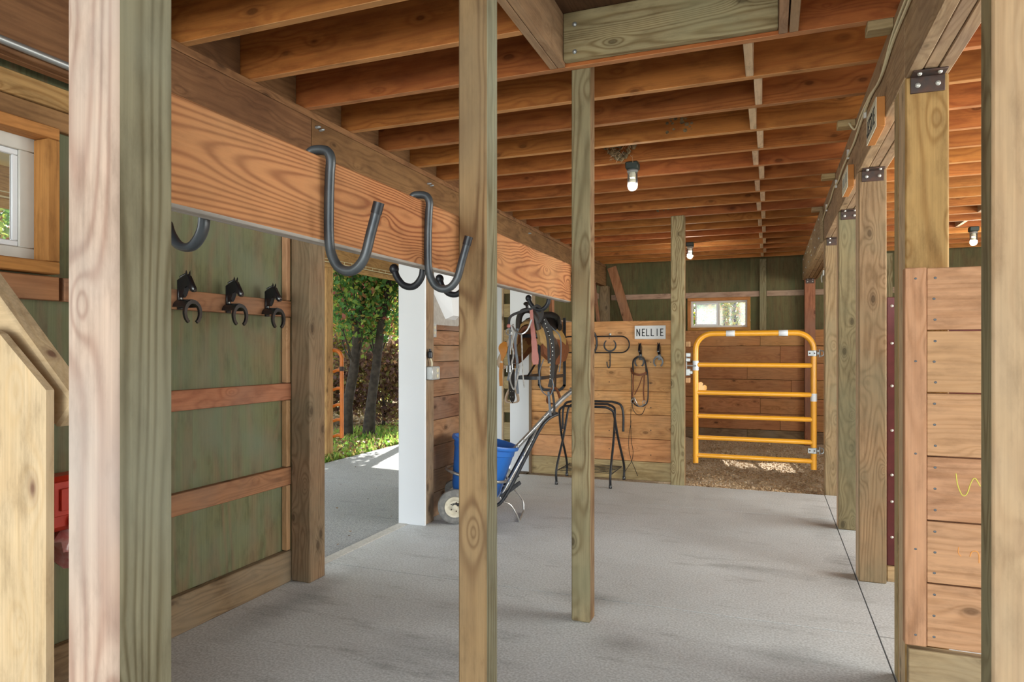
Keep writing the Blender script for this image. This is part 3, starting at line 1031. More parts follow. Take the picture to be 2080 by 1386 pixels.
bply(-2.60, -1.155)
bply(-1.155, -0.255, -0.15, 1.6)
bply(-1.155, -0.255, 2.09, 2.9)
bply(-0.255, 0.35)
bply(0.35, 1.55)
bply(1.55, 2.75)
bply(2.75, 4.2)
part('girt', B(-2.34, -0.130, 10.56, 10.599, 2.093, 2.175), W('girtpale', 'X'), wb)
part('girt', B(-0.033, 4.2, 10.56, 10.599, 2.093, 2.175), W('girtpale', 'X'), wb)
part('stud', B(-0.128, -0.036, 10.53, 10.599, -0.1, 2.64), W('treated', 'Z'), wb)
part('stud', B(1.45, 1.59, 10.53, 10.599, -0.1, 2.64), W('treated', 'Z'), wb)
zz = [-0.15, 0.138, 0.373, 0.601, 0.872, 1.115, 1.364, 1.599]
for i, (a, b) in enumerate(zip(zz[:-1], zz[1:])):
    xj = (-0.30, 0.15, -0.12, 0.3)[i % 4]
    mt = 'plankback' if i else 'kick'
    part('plank', B(-2.34, xj - 0.001, 10.49, 10.528, a + 0.003, b - 0.002, c=0.004), W(mt, 'X'), wb)
    part('plank', B(xj + 0.001, 0.470, 10.49, 10.528, a + 0.003, b - 0.002, c=0.004), W(mt, 'X'), wb)
    part('plank', B(0.612, 4.2, 10.49, 10.528, a + 0.003, b - 0.002, c=0.004), W(mt, 'X'), wb)
br = top('diagonal_brace', MB().bar((-2.30, 10.42, 2.60), (-1.98, 10.42, 1.55), 0.035, 0.14, (1, 0, 0)), W('girt', 'Z'), 'reddish diagonal brace in the far left corner', 'brace')
top('corner_brace', MB().bar((-2.42, 9.75, 2.30), (-2.42, 10.25, 1.3), 0.035, 0.09, (0, 1, 0)), W('girt', 'Z'), 'narrow leaning brace under the end of the left beam', 'brace')

# right outer wall (beyond the stalls)
wr = root('wall_right', (4.2, 4, 0), kind='structure')
for y in (-2.0, -0.8, 0.4, 1.6, 2.8, 4.0, 5.2, 6.4, 7.6, 8.8):
    part('plywood_panel', B(4.2, 4.212, y, min(y + 1.2, 10.59), -0.1, 0.9 if 1.6 <= y < 7.6 else 2.9, c=0.0004), PB, wr)
    if 1.6 <= y < 7.6:
        part('plywood_panel', B(4.2, 4.212, y + 0.001, y + 1.199, 2.2, 2.9, c=0.001), PB, wr)
part('girt', B(4.16, 4.199, -2.0, 10.5, 1.0, 1.09), W('girtpale', 'Y'), wr)
part('girt', B(4.16, 4.199, -2.0, 10.5, 2.1, 2.19), W('girtpale', 'Y'), wr)

# ------------------------------------------------------------------ NELLIE PARTITION
pn = root('plank_partition', (-1.65, 6.79, 0), 'shoulder high partition of light orange planks with the white name sign', 'partition')
zz = [0.187, 0.412, 0.654, 0.887, 1.125, 1.353, 1.597]
for a, b in zip(zz[:-1], zz[1:]):
    part('plank', B(-2.383, -0.892, 6.77, 6.808, a + 0.002, b - 0.002, c=0.003), W('plank', 'X'), pn)
part('kick_board', B(-2.383, -0.892, 6.765, 6.806, 0.0, 0.186, c=0.004), W('kickpale', 'X'), pn)
part('end_batten', B(-2.378, -2.352, 6.74, 6.768, 0.0, 1.60), W('kick', 'Z'), pn)
nl = MB()
for z in (0.27, 0.5, 0.74, 0.98, 1.2, 1.45):
    for x in (-1.10, -1.52, -2.0):
        nl.ball((x, 6.769, z + random.uniform(-0.03, 0.03)), 0.006, 6, 4, (1, 0.3, 1))
part('nail_heads', nl, M_bracket, pn, kind='stuff')
top('wood_block', B(-0.756, -0.716, 6.70, 6.78, 1.335, 1.385), W('plankpink', 'X'), 'small wooden block above the gate latch', 'block')
top('wood_block', B(-0.756, -0.716, 6.70, 6.78, 0.985, 1.035), W('plankpink', 'X'), 'small wooden block below the gate latch', 'block')

# ------------------------------------------------------------------ RIGHT PARTITION (near, facing camera)
pr_ = root('plank_partition', (1.2, 2.82, 0), 'near partition of pinkish planks with chalk marks beside the golden post', 'partition')
zz = [0.238, 0.467, 0.691, 0.921, 1.148, 1.371, 1.597]
for a, b in zip(zz[:-1], zz[1:]):
    part('plank', B(0.529, 2.6, 2.785, 2.823, a + 0.0025, b - 0.0025, c=0.002), W('plankpink', 'X'), pr_)
part('corner_trim', B(0.458, 0.527, 2.780, 2.823, 0.238, 1.597), W('plankpink', 'Z'), pr_)
part('kick_board', B(0.472, 2.6, 2.79, 2.83, 0.0, 0.222), W('kickpale', 'X'), pr_)
nl = MB()
for a, b in zip(zz[:-1], zz[1:]):
    for f_ in (0.17, 0.5, 0.83):
        nl.ball((0.552 + random.uniform(-0.002, 0.003), 2.7845, a + (b - a) * f_), 0.0052, 8, 4, (1, 0.3, 0.85))
for z in (1.558, 1.261, 0.929, 0.586, 0.278):
    nl.ball((0.492, 2.7795, z), 0.0048, 8, 4, (1, 0.3, 0.85))
part('nail_heads', nl, plain('nail_grey', (0.13, 0.14, 0.15), 0.5, 0.3), pr_, kind='stuff')
part('yellow_chalk_mark', MB().tube(bez([(0.617, 2.7835, 0.865), (0.622, 2.7835, 0.825), (0.636, 2.7835, 0.790), (0.650, 2.7835, 0.796), (0.662, 2.7835, 0.835), (0.674, 2.7835, 0.852), (0.690, 2.7835, 0.825)], 5), 0.0018, 5), plain('yellow_chalk', (0.72, 0.68, 0.12), 0.8), pr_)
m = MB().tube(bez([(0.659, 2.7835, 0.576), (0.664, 2.7835, 0.592), (0.676, 2.7835, 0.597), (0.685, 2.7835, 0.587), (0.686, 2.7835, 0.556)], 5), 0.0016, 5)
m.tube(bez([(0.625, 2.7835, 0.606), (0.624, 2.7835, 0.585), (0.632, 2.7835, 0.574)], 5), 0.0013, 5)
part('orange_chalk_mark', m, plain('orange_chalk', (0.85, 0.38, 0.10), 0.8), pr_)

# dark red riveted door edge behind the second right post
sd = root('stall_door', (0.9, 4.3, 0.05), 'dark red steel stall door edge with white rivets, seen between the two right posts', 'door')
part('door_panel', B(0.620, 1.9, 4.30, 4.335, 0.09, 1.60), M_darkred, sd)
boltp([(x, 4.30, z) for x in (0.645, 0.80) for z in (0.25, 0.45, 0.6, 0.85, 1.1, 1.34, 1.55)], M_bolt, sd, 0.008, 0.006)
top('stall_door_sill', B(0.620, 1.9, 4.29, 4.345, 0.0, 0.088), W('kickpale', 'X'), 'short pale sill timber under the dark red door', 'sill')
sp = root('side_partition', (2.4, 8.5, 0), 'stall partition of brown planks on the far right', 'partition')
for i in range(6):
    part('plank', B(0.64, 4.15, 6.78, 6.815, 0.1 + i * 0.25, 0.345 + i * 0.25), W('plankback', 'X'), sp)

# ------------------------------------------------------------------ cart-side fittings on the left wall
# white faceted feeder
wf = root('corner_feeder', (-2.40, 4.9, 1.58), 'white faceted plastic feeder on a grey board above the old planks', 'feeder')
fn = lambda u, v, d: (d, u, v)
part('backing_board', MB().prism([(4.60, 1.81), (4.60, 1.50), (5.10, 1.50), (5.25, 1.66), (5.25, 2.10), (4.60, 2.10)], fn, -2.434, -2.424), M_greyboard, wf)
ra = [(-2.423, 4.66, 2.05), (-2.423, 4.66, 1.74), (-2.423, 4.86, 1.55), (-2.423, 5.05, 1.55), (-2.423, 5.20, 1.72), (-2.423, 5.20, 2.05)]
rb2 = [(-2.33, 4.75, 2.05), (-2.33, 4.75, 1.80), (-2.37, 4.90, 1.58), (-2.37, 5.01, 1.58), (-2.33, 5.10, 1.80), (-2.33, 5.10, 2.05)]
part('feeder_shell', MB().loft([ra, rb2]), M_white, wf, smooth=False)

# electrical boxes
eb = root('outlet_box', (-2.36, 4.55, 1.10), 'grey metal outlet box with two sockets on the weathered door post', 'outlet')
part('box', B(-2.384, -2.33, 4.46, 4.585, 1.08, 1.18, c=0.006), M_outlet, eb)
m = MB()
for z in (1.108, 1.150):
    m.lathe([(0.016, 0), (0.016, 0.004), (0.012, 0.006), (1e-4, 0.006)], (-2.33, 4.54, z), 12, (1, 0, 0))
part('sockets', m, M_beige, eb)
part('cover_screw', bolts([(-2.33, 4.54, 1.129)], 0.004, 0.003, (1, 0, 0)), M_bolt, eb)
m = MB().tube(bez([(-2.357, 4.50, 1.18), (-2.357, 4.50, 1.21), (-2.362, 4.485, 1.245)], 4), 0.007, 8)
cb_ = part('cord_stub', m, M_beige, eb)
part('plug', MB().lathe([(0.012, 0), (0.019, 0.008), (0.019, 0.045), (0.010, 0.055), (0.010, 0.07)], (-2.362, 4.484, 1.24), 12), M_black, eb)
ub = root('switch_box', (-2.41, 4.63, 1.46), 'small tarnished junction box mounted high beside the white feeder', 'outlet')
part('box', B(-2.4335, -2.40, 4.600, 4.665, 1.40, 1.51, c=0.004), M_outlet, ub)
m = MB()
for z in (1.435, 1.475):
    m.lathe([(0.013, 0), (0.013, 0.003), (1e-4, 0.004)], (-2.40, 4.632, z), 10, (1, 0, 0))
part('sockets', m, M_beige, ub)
top('cable_batten', B(-2.4335, -2.415, 4.600, 4.632, 0.99, 1.395), W('plankpink', 'Z'), 'narrow reddish batten running down from the high junction box', 'batten')

# open slatted door leaf seen in the far doorway
sdv = root('slatted_door_leaf', (-2.8, 7.02, 0), 'open green door leaf with pale horizontal slats beyond the far doorway', 'door')
part('white_edge', B(-3.20, -2.785, 6.99, 7.03, 0.02, 2.25), M_white, sdv)
part('panel', B(-2.783, -2.62, 7.02, 7.035, 0.02, 2.25), W('plyback', 'Z'), sdv)
part('edge_stile', B(-2.783, -2.760, 6.98, 7.019, 0.02, 2.25), W('paleedge', 'Z'), sdv)
for z0, z1 in ((0.10, 0.26), (0.31, 0.50), (0.61, 0.753), (0.873, 1.01), (1.135, 1.267), (1.40, 1.53), (1.668, 1.816), (1.93, 2.07)):
    part('slat', B(-2.759, -2.63, 6.985, 7.019, z0, z1), W('kickpale', 'X'), sdv)

# ------------------------------------------------------------------ name signs
GLY = {
    'N': [((0, 0), (0, 1)), ((0, 1), (1, 0)), ((1, 0), (1, 1))],
    'E': [((0, 0), (0, 1)), ((0, 1), (1, 1)), ((0, 0.5), (0.75, 0.5)), ((0, 0), (1, 0))],
    'L': [((0, 0), (0, 1)), ((0, 0), (1, 0))],
    'I': [((0.5, 0), (0.5, 1))],
    'J': [((1, 1), (1, 0.2)), ((1, 0.2), (0.75, 0)), ((0.75, 0), (0.3, 0)), ((0.3, 0), (0, 0.2))],
    'S': [((1, 0.85), (0.75, 1)), ((0.75, 1), (0.25, 1)), ((0.25, 1), (0, 0.8)), ((0, 0.8), (1, 0.25)), ((1, 0.25), (0.75, 0)), ((0.75, 0), (0.25, 0)), ((0.25, 0), (0, 0.15))],
}


def letter(ch, x, z, w_, h_, st, fn_):
    m = MB()
    for (a, b) in GLY[ch]:
        ax, az, bx, bz = x + a[0] * w_, z + a[1] * h_, x + b[0] * w_, z + b[1] * h_
        dx, dz = bx - ax, bz - az
        L = math.hypot(dx, dz)
        nx_, nz_ = -dz / L * st / 2, dx / L * st / 2
        ex, ez = dx / L * st * 0.45, dz / L * st * 0.45
        m.prism([(ax - ex + nx_, az - ez + nz_), (ax - ex - nx_, az - ez - nz_), (bx + ex - nx_, bz + ez - nz_), (bx + ex + nx_, bz + ez + nz_)], fn_, 0.0002, 0.0016)
    return m


sg = root('name_sign', (-1.105, 6.757, 1.41), 'white name board reading NELLIE on the orange plank partition', 'sign')
part('board', B(-1.258, -0.953, 6.752, 6.768, 1.412, 1.547, c=0.002), M_sign, sg)
fn = lambda u, v, d: (u, 6.752 - d, v)
for ch, x0 in zip('NELLIE', (0.062, 0.240, 0.378, 0.530, 0.685, 0.832)):
    wL = 0.095 if ch != 'I' else 0.07
    part('letter', letter(ch, -1.258 + 0.305 * (x0 + 0.012), 1.445, 0.305 * wL * (0.8 if ch in 'EL' else 1.0), 0.066, 0.0088, fn), M_ink, sg, smooth=False)
sg = root('name_sign', (0.44, 3.45, 2.27), 'white name board reading JESSIE on the right beam', 'sign')
part('board', B(0.437, 0.470, 3.300, 3.600, 2.272, 2.402, c=0.002), M_signwood, sg)
part('face', B(0.4335, 0.4368, 3.300, 3.600, 2.272, 2.402, c=0.001), M_signyl, sg)
fn = lambda u, v, d: (0.4335 - d, 3.600 - u, v)
for ch, u in zip('JESSIE', (0.025, 0.070, 0.113, 0.156, 0.197, 0.240)):
    part('letter', letter(ch, u, 2.302, 0.026, 0.066, 0.008, fn), M_ink, sg, smooth=False)
sg = root('name_sign', (0.44, 4.59, 2.27), 'second name board further along the right beam, its lettering too small to read', 'sign')
part('board', B(0.437, 0.470, 4.440, 4.740, 2.270, 2.400, c=0.002), M_signwood, sg)
part('face', B(0.4335, 0.4368, 4.440, 4.740, 2.270, 2.400, c=0.001), M_signyl, sg)
m = MB()
for u in (4.48, 4.52, 4.60, 4.64, 4.69):
    m.box(0.4320, 0.4336, u, u + 0.011, 2.31, 2.365, c=0.0004)
part('lettering', m, plain('faded_ink', (0.20, 0.25, 0.27), 0.7), sg, kind='stuff')

# cable along the right beam
cab = root('electric_cable', (0.465, 4, 2.5), 'pale electric cable stapled along the right beam', 'cable')
pts = [(0.463, -1.0, 2.55)]
y = -0.6
while y < 8.0:
    pts.append((0.462 + random.uniform(-0.003, 0.001), y, 2.525 + random.uniform(-0.022, 0.022) - (0.05 if 3.0 < y < 3.7 else 0) * 0 - max(0, y - 5) * 0.012))
    y += 0.33
pts += [(0.452, 8.2, 2.44), (0.43, 8.3, 2.40), (0.40, 8.22, 2.40)]
part('sheath', MB().tube(bez(pts, 6), 0.006, 7), M_cable, cab)
pts2 = [(p[0] - 0.002, p[1], p[2] + 0.014 + 0.018 * math.sin(p[1] * 5)) for p in pts if p[1] < 4.2] + [(0.455, 4.25, 2.55), (0.43, 4.3, 2.60), (0.44, 4.36, 2.62)]
part('sheath', MB().tube(bez(pts2, 6), 0.0055, 7), M_cable, cab)
m = MB()
for y in (0.9, 1.7, 2.5, 3.9, 4.7, 5.5, 6.4):
    m.box(0.456, 0.4705, y, y + 0.012, 2.50, 2.56, c=0.001)
part('staples', m, M_bolt, cab, kind='stuff')

# ------------------------------------------------------------------ ceiling lamps
def lamp(x, y, label):
    z = 2.644
    r = root('jar_lamp', (x, y, z), label, 'lamp', 'caged jar lamps under the joists')
    part('mounting_box', B(x - 0.045, x + 0.045, y - 0.03, y + 0.06, z - 0.052, z, c=0.008), M_lampbase, r)
    c = (x, y + 0.015, z - 0.053)
    part('collar', MB().lathe([(0.037, 0), (0.040, -0.006), (0.040, -0.014), (0.036, -0.018)], c, 20), M_zinc, r)
    prof = [(0.034, -0.016), (0.036, -0.03), (0.036, -0.115)] + [(0.036 * math.cos(a), -0.115 - 0.036 * math.sin(a)) for a in (0.3, 0.6, 0.9, 1.2, 1.45)] + [(0.0005, -0.151)]
    part('glass_jar', MB().lathe(prof, c, 20), M_jar, r)
    ll = bpy.data.lights.new('lamp_light', 'POINT')
    ll.energy = (3.5 if y < 6 else 13)
    ll.color = (1.0, 0.93, 0.80)
    ll.shadow_soft_size = 0.006
    lo = bpy.data.objects.new('lamp_light', ll)
    COL.objects.link(lo)
    lo.parent = r
    lo.location = (0, 0.015, -0.178)
    part('bulb_base', MB().lathe([(0.018, -0.016), (0.022, -0.03), (0.022, -0.052), (0.014, -0.06)], c, 16), M_cfl, r)
    sp_ = [(c[0] + 0.019 * math.cos(t), c[1] + 0.019 * math.sin(t), c[2] - 0.062 - 0.0075 * t / 6.283 * 1.0) for t in np.linspace(0, 6.283 * 6.5, 90)]
    part('bulb_spiral', MB().tube(sp_, 0.0042, 6), M_cfl, r)


lamp(-0.912, 4.80, 'jar lamp with a spiral bulb hanging below the bird nest')
lamp(-0.92, 8.63, 'jar lamp half hidden by the post near the yellow gate')
lamp(2.08, 8.63, 'jar lamp seen between the two nearest right posts')

# bird nest
nm = MB()
for i in range(110):
    a = random.uniform(-1, 1)
    b = random.uniform(0, 1)
    wd = 0.12 * b + 0.025
    nm.ball((-0.99 + a * wd, JY[4] + 0.04 - random.uniform(0.03, 0.07) * 1.0 + 0.005, 2.665 + b * 0.12), random.uniform(0.010, 0.02), 6, 4, (1, 0.7, 0.8))
ns = root('bird_nest', (-0.99, JY[4], 2.67), 'ragged mud and straw bird nest stuck to a joist above the lamp', 'nest')
part('mud_mass', nm, M_nest, ns)
stw = MB()
for i in range(45):
    x = -0.99 + random.uniform(-0.11, 0.11)
    z = 2.665 + random.uniform(0.0, 0.11)
    y = JY[4] - 0.035
    d = Vector((random.uniform(-0.03, 0.03), random.uniform(-0.01, 0.005), random.uniform(-0.045, 0.02)))
    stw.tube([(x, y, z), tuple(Vector((x, y, z)) + d)], 0.0012, 3)
part('straw', stw, M_chip, ns, kind='stuff')

# ------------------------------------------------------------------ big steel hooks
def arc(c, r, a0, a1, n, y=0.0):
    return [(c[0] + r * math.cos(math.radians(a0 + (a1 - a0) * i / n)), y, c[1] + r * math.sin(math.radians(a0 + (a1 - a0) * i / n))) for i in range(n + 1)]


def front_hook(y, lean, label):
    # local xz profile: over the beam top (x from -0.926 to -0.888), down its face, U bend, tip up
    R = 0.0105
    xf = -0.888 + R + 0.001
    xb = -0.926 - R - 0.001
    zt = 1.713 + R + 0.001
    pts = [(xb - 0.004, 0, zt - 0.035), (xb, 0, zt - 0.015), (xb + 0.014, 0, zt + 0.003), (-0.907, 0, zt + 0.006), (xf - 0.006, 0, zt + 0.001), (xf + 0.004, 0, zt - 0.016),
           (xf + 0.002, 0, zt - 0.05), (xf, 0, 1.62), (xf, 0, 1.545), (xf + 0.006, 0, 1.505), (xf + 0.027, 0, 1.474), (xf + 0.060, 0, 1.468), (xf + 0.087, 0, 1.492), (xf + 0.104, 0, 1.545), (xf + 0.122, 0, 1.602)]
    pts = [(p[0], y + lean * (p[2] - 1.6), p[2]) for p in pts]
    r = root('steel_hook', (-0.888, y, 1.46), label, 'hook', 'large steel hooks on the reddish beam')
    part('hook_rod', MB().tube(bez(pts, 6), R, 14), M_hook, r)
    p = Vector(pts[-1])
    part('rubber_tip', MB().tube([p - Vector((0.006, 0, 0.019)), p + Vector((0.001, 0, 0.004))], R + 0.0012, 14), M_black, r)


front_hook(1.205, 0.0, 'grey steel S-shaped hook over the reddish beam, left one of the two in front')
front_hook(1.652, 0.0, 'grey steel S-shaped hook over the reddish beam, right one beside the central post')


def back_hook(y, label, flat=False):
    R = 0.010
    xb = -0.926 - R - 0.001
    pts = [(xb, 0, 1.62), (xb, 0, 1.54), (xb - 0.008, 0, 1.508), (xb - 0.033, 0, 1.487), (xb - 0.066, 0, 1.491), (xb - 0.090, 0, 1.514), (xb - 0.100, 0, 1.535)]
    pts = [(p[0], y + (xb - p[0]) * 0.1, p[2]) for p in pts]
    r = root('steel_hook', (-0.93, y, 1.47), label, 'hook', 'large steel hooks on the reddish beam')
    if flat:
        part('hook_rod', MB().strap(bez(pts, 6), 0.042, 0.012, (0, 1, 0)) if False else MB().sweep(bez(pts, 6), [(0.012 * math.cos(a), 0.008 * math.sin(a)) for a in np.linspace(0, 6.283, 13)[:-1]], False, (0, 1, 0)), M_hook, r)
    else:
        part('hook_rod', MB().tube(bez(pts, 6), R, 12), M_black, r)
        part('ball_tip', MB().ball((pts[-1][0] - 0.002, pts[-1][1], pts[-1][2] + 0.006), 0.0145, 12, 8, (1, 1, 1.1)), M_black, r)
    part('fixing_plate', B(-0.9305, -0.9262, y - 0.018, y + 0.018, 1.56, 1.66, c=0.001), M_black, r)


back_hook(0.925, 'broad steel hook behind the reddish beam, next to the nearest left post', True)
back_hook(1.735, 'black ball-tipped hook behind the reddish beam, left of the right front hook')
back_hook(2.03, 'black ball-tipped hook behind the reddish beam, mostly hidden by the central post')
back_hook(2.93, 'black ball-tipped hook behind the reddish beam, holding the bridles')

# ------------------------------------------------------------------ horse-head hooks (local: x out from the wall, y sideways, z up)
HS = [(0.0, 0.0), (0.002, 0.078), (0.018, 0.088), (0.040, 0.098), (0.052, 0.101), (0.066, 0.092), (0.080, 0.066), (0.097, 0.036), (0.096, 0.022), (0.086, 0.018), (0.074, 0.034), (0.058, 0.044), (0.046, 0.036), (0.038, 0.012), (0.030, -0.004), (0.0, -0.006)]


def horse_hook_parts(r):
    L = dict(local=True)
    part('mounting_plate', B(0.0, 0.012, -0.014, 0.014, -0.06, 0.075, c=0.002), M_blackgloss, r, **L)
    m = MB()
    rings = []
    for d, sc in ((-0.013, 0.86), (-0.008, 1.0), (0.008, 1.0), (0.013, 0.86)):
        cx0, cz0 = 0.05, 0.055
        rings.append([(cx0 + (u - cx0) * sc if u > 0.004 else 0.002, d, cz0 + (v - cz0) * sc) for u, v in HS])
    m.loft(rings)
    part('horse_head', m, M_blackgloss, r, **L)
    m = MB()
    for s in (-1, 1):
        m.lathe([(0.0055, 0), (0.004, 0.012), (0.0003, 0.023)], (0.052, s * 0.008, 0.096), 7, (0.1, s * 0.15, 1))
    part('ears', m, M_blackgloss, r, **L)
    m = MB()
    for i in range(9):
        m.ball((0.008 + i * 0.0045, 0, 0.090 + i * 0.0016), 0.0058, 6, 4, (1, 0.7, 1))
    part('mane', m, M_blackgloss, r, **L)
    # half round saddle cup between wall and shoe
    m = MB()
    out, inn = [], []
    for x in (0.004, 0.075):
        out.append([(x, 0.042 * math.cos(a), -0.055 + 0.042 * math.sin(a)) for a in np.linspace(0.15, math.pi - 0.15, 12)] + [(x, 0.037 * math.cos(a), -0.055 + 0.037 * math.sin(a)) for a in np.linspace(math.pi - 0.15, 0.15, 12)])
    m.loft(out)
    part('cup', m, M_blackgloss, r, **L)
    # horse shoe
    pts, sc = [], []
    for i in range(25):
        a = math.radians(-58 + 296 * i / 24)
        pts.append((0.080, 0.043 * math.cos(a), -0.075 + 0.050 * math.sin(a)))
        sc.append(0.85 + 0.2 * math.sin(math.pi * i / 24))
    part('horseshoe', MB().sweep(pts, [(0.006, 0.008), (-0.006, 0.008), (-0.006, -0.008), (0.006, -0.008)], False, (1, 0, 0), sc), M_blackgloss, r, **L)
    boltp([(0.012, 0, 0.012), (0.012, 0, -0.008)], M_bolt, r, 0.0045, 0.003, (1, 0, 0), True)


locs = [(-2.515, 2.335, 1.545, 0, 'black horse-head hook nearest the big left post on the wooden rail'),
        (-2.515, 2.628, 1.545, 0, 'middle one of three black horse-head hooks on the wooden rail'),
        (-2.515, 2.905, 1.540, 0, 'black horse-head hook nearest the doorway on the wooden rail'),
        (-1.199, 6.7695, 1.262, -math.pi / 2, 'black horse-head hook holding the brown bridle'),
        (-1.014, 6.7695, 1.262, -math.pi / 2, 'empty black horse-head hook beneath the end of the name sign')]
first = None
for (x, y, z, rz, lb) in locs:
    if first is None:
        first = root('horse_head_hook', (x, y, z), lb, 'hook', 'horse-head hooks', rz=rz)
        horse_hook_parts(first)
    else:
        c = copy_tree(first, None, (x, y, z))
        c.rotation_euler = (0, 0, rz)
        c['label'] = lb

# ------------------------------------------------------------------ oval horseshoe rack
rk = root('horseshoe_rack', (-1.65, 6.75, 1.28), 'black oval wrought iron rack with horseshoes and a hook on the orange partition', 'rack')
zc, hh = 1.360, 0.083
pts = [(-1.94, 6.757, zc + hh), (-1.395, 6.757, zc + hh)] + [(-1.395 + hh * math.cos(a), 6.757, zc + hh * math.sin(a)) for a in np.linspace(math.pi / 2 - 0.25, -math.pi / 2 + 0.25, 12)] + [(-1.395, 6.757, zc - hh), (-1.94, 6.757, zc - hh)] + [(-1.94 - hh * math.cos(a), 6.757, zc - hh * math.sin(a)) for a in np.linspace(math.pi / 2 - 0.25, -math.pi / 2 + 0.25, 12)]
part('oval_frame', MB().tube(pts, 0.0065, 8, closed=True, up=(0, 1, 0)), M_black, rk)
for x in (-1.508, -1.83):
    P2, sc = [], []
    for i in range(21):
        a = math.radians(-90 - 142 + 284 * i / 20)
        P2.append((x + 0.060 * math.cos(a), 6.748, 1.352 + 0.060 * math.sin(a)))
        sc.append(0.8 + 0.35 * math.sin(math.pi * i / 20))
    part('horseshoe', MB().sweep(P2, [(0.005, 0.0065), (-0.005, 0.0065), (-0.005, -0.0065), (0.005, -0.0065)], False, (0, 1, 0), sc), M_black, rk)
    part('hook', MB().tube(bez([(x, 6.757, 1.275), (x, 6.757, 1.18), (x - 0.001, 6.755, 1.14), (x - 0.013, 6.75, 1.122), (x - 0.026, 6.745, 1.145), (x - 0.031, 6.743, 1.185)], 6), 0.0055, 8), M_black, rk)
part('round_screw', MB().ball((-1.508, 6.760, 1.463), 0.013, 12, 8), M_bolt, rk)
m = MB()
pts = [(-1.69 + 0.05 * math.cos(a), 6.73, 1.38 + 0.11 * math.sin(a)) for a in np.linspace(-1.9, 1.9, 16)]
part('side_bow', m.tube(pts, 0.011, 8), M_black, rk)

# ------------------------------------------------------------------ brown bridle on the partition
bl = root('bridle', (-1.2, 6.71, 0.68), 'brown leather bridle with reins hanging from a horse-head hook', 'bridle')
yb = 6.685
part('crown_strap', MB().strap(bez([(-1.262, yb + .02, 1.06), (-1.262, yb, 1.17), (-1.245, yb - .01, 1.215), (-1.20, yb - .02, 1.238), (-1.155, yb - .01, 1.218), (-1.138, yb, 1.17), (-1.132, yb + .02, 1.06)], 6), 0.016, 0.004), M_leatherb, bl)
part('brow_band', MB().strap(bez([(-1.281, yb + .03, 1.128), (-1.272, yb, 1.085), (-1.24, yb - .02, 1.068), (-1.19, yb - .025, 1.058), (-1.145, yb - .01, 1.072), (-1.128, yb + .02, 1.086)], 6), 0.022, 0.005), M_leatherbr, bl)
part('cheek_strap', MB().strap(bez([(-1.255, yb, 1.08), (-1.262, yb, 1.0), (-1.26, yb, 0.92), (-1.266, yb, 0.86), (-1.262, yb, 0.78)], 6), 0.014, 0.005), M_leatherbr, bl)
part('cheek_strap', MB().strap(bez([(-1.150, yb, 1.07), (-1.152, yb, 1.0), (-1.158, yb, 0.90), (-1.152, yb, 0.80)], 6), 0.014, 0.005), M_leatherbr, bl)
part('throat_strap', MB().strap(bez([(-1.135, yb + .02, 1.15), (-1.115, yb, 1.05), (-1.112, yb, 0.92), (-1.118, yb, 0.80), (-1.15, yb, 0.755), (-1.20, yb, 0.745), (-1.25, yb, 0.77), (-1.275, yb, 0.83)], 6), 0.012, 0.005), M_leatherb, bl)
part('nose_strap', MB().strap([(-1.165, yb - .01, 1.05), (-1.20, yb - .005, 0.95), (-1.245, yb, 0.86)], 0.010, 0.004), M_leatherbr, bl)
m = MB()
m.tube(bez([(-1.275, yb, 0.80), (-1.25, yb - .01, 0.83), (-1.22, yb - .01, 0.77), (-1.19, yb - .01, 0.745), (-1.15, yb - .01, 0.765)], 6), 0.006, 6)
m.tube([(-1.262 + 0.018 * math.cos(a), yb - .01, 0.795 + 0.018 * math.sin(a)) for a in np.linspace(0, 6.28, 13)[:-1]], 0.003, 6, closed=True)
m.tube([(-1.150 + 0.018 * math.cos(a), yb - .01, 0.785 + 0.018 * math.sin(a)) for a in np.linspace(0, 6.28, 13)[:-1]], 0.003, 6, closed=True)
part('bit', m, M_chrome, bl)
part('reins', MB().tube(bez([(-1.27, yb, 0.79), (-1.262, yb, 0.72), (-1.235, yb, 0.675), (-1.20, yb, 0.662), (-1.165, yb, 0.68), (-1.14, yb, 0.74)], 6), 0.0035, 6), M_leatherb, bl)
m = MB()
m.tube(bez([(-1.275, yb, 0.80), (-1.285, yb, 0.65), (-1.283, yb, 0.50), (-1.275, yb, 0.38), (-1.26, yb, 0.29), (-1.275, yb, 0.20), (-1.305, yb, 0.15), (-1.345, yb, 0.085)], 6), 0.0028, 5)
m.tube(bez([(-1.28, yb, 0.60), (-1.305, yb, 0.42), (-1.30, yb, 0.30), (-1.275, yb, 0.20), (-1.245, yb, 0.13), (-1.215, yb, 0.055)], 6), 0.0028, 5)
m.tube(bez([(-1.275, yb, 1.10), (-1.278, yb, 0.95), (-1.275, yb, 0.80)], 4), 0.0035, 5)
part('long_reins', m, M_leatherb, bl)

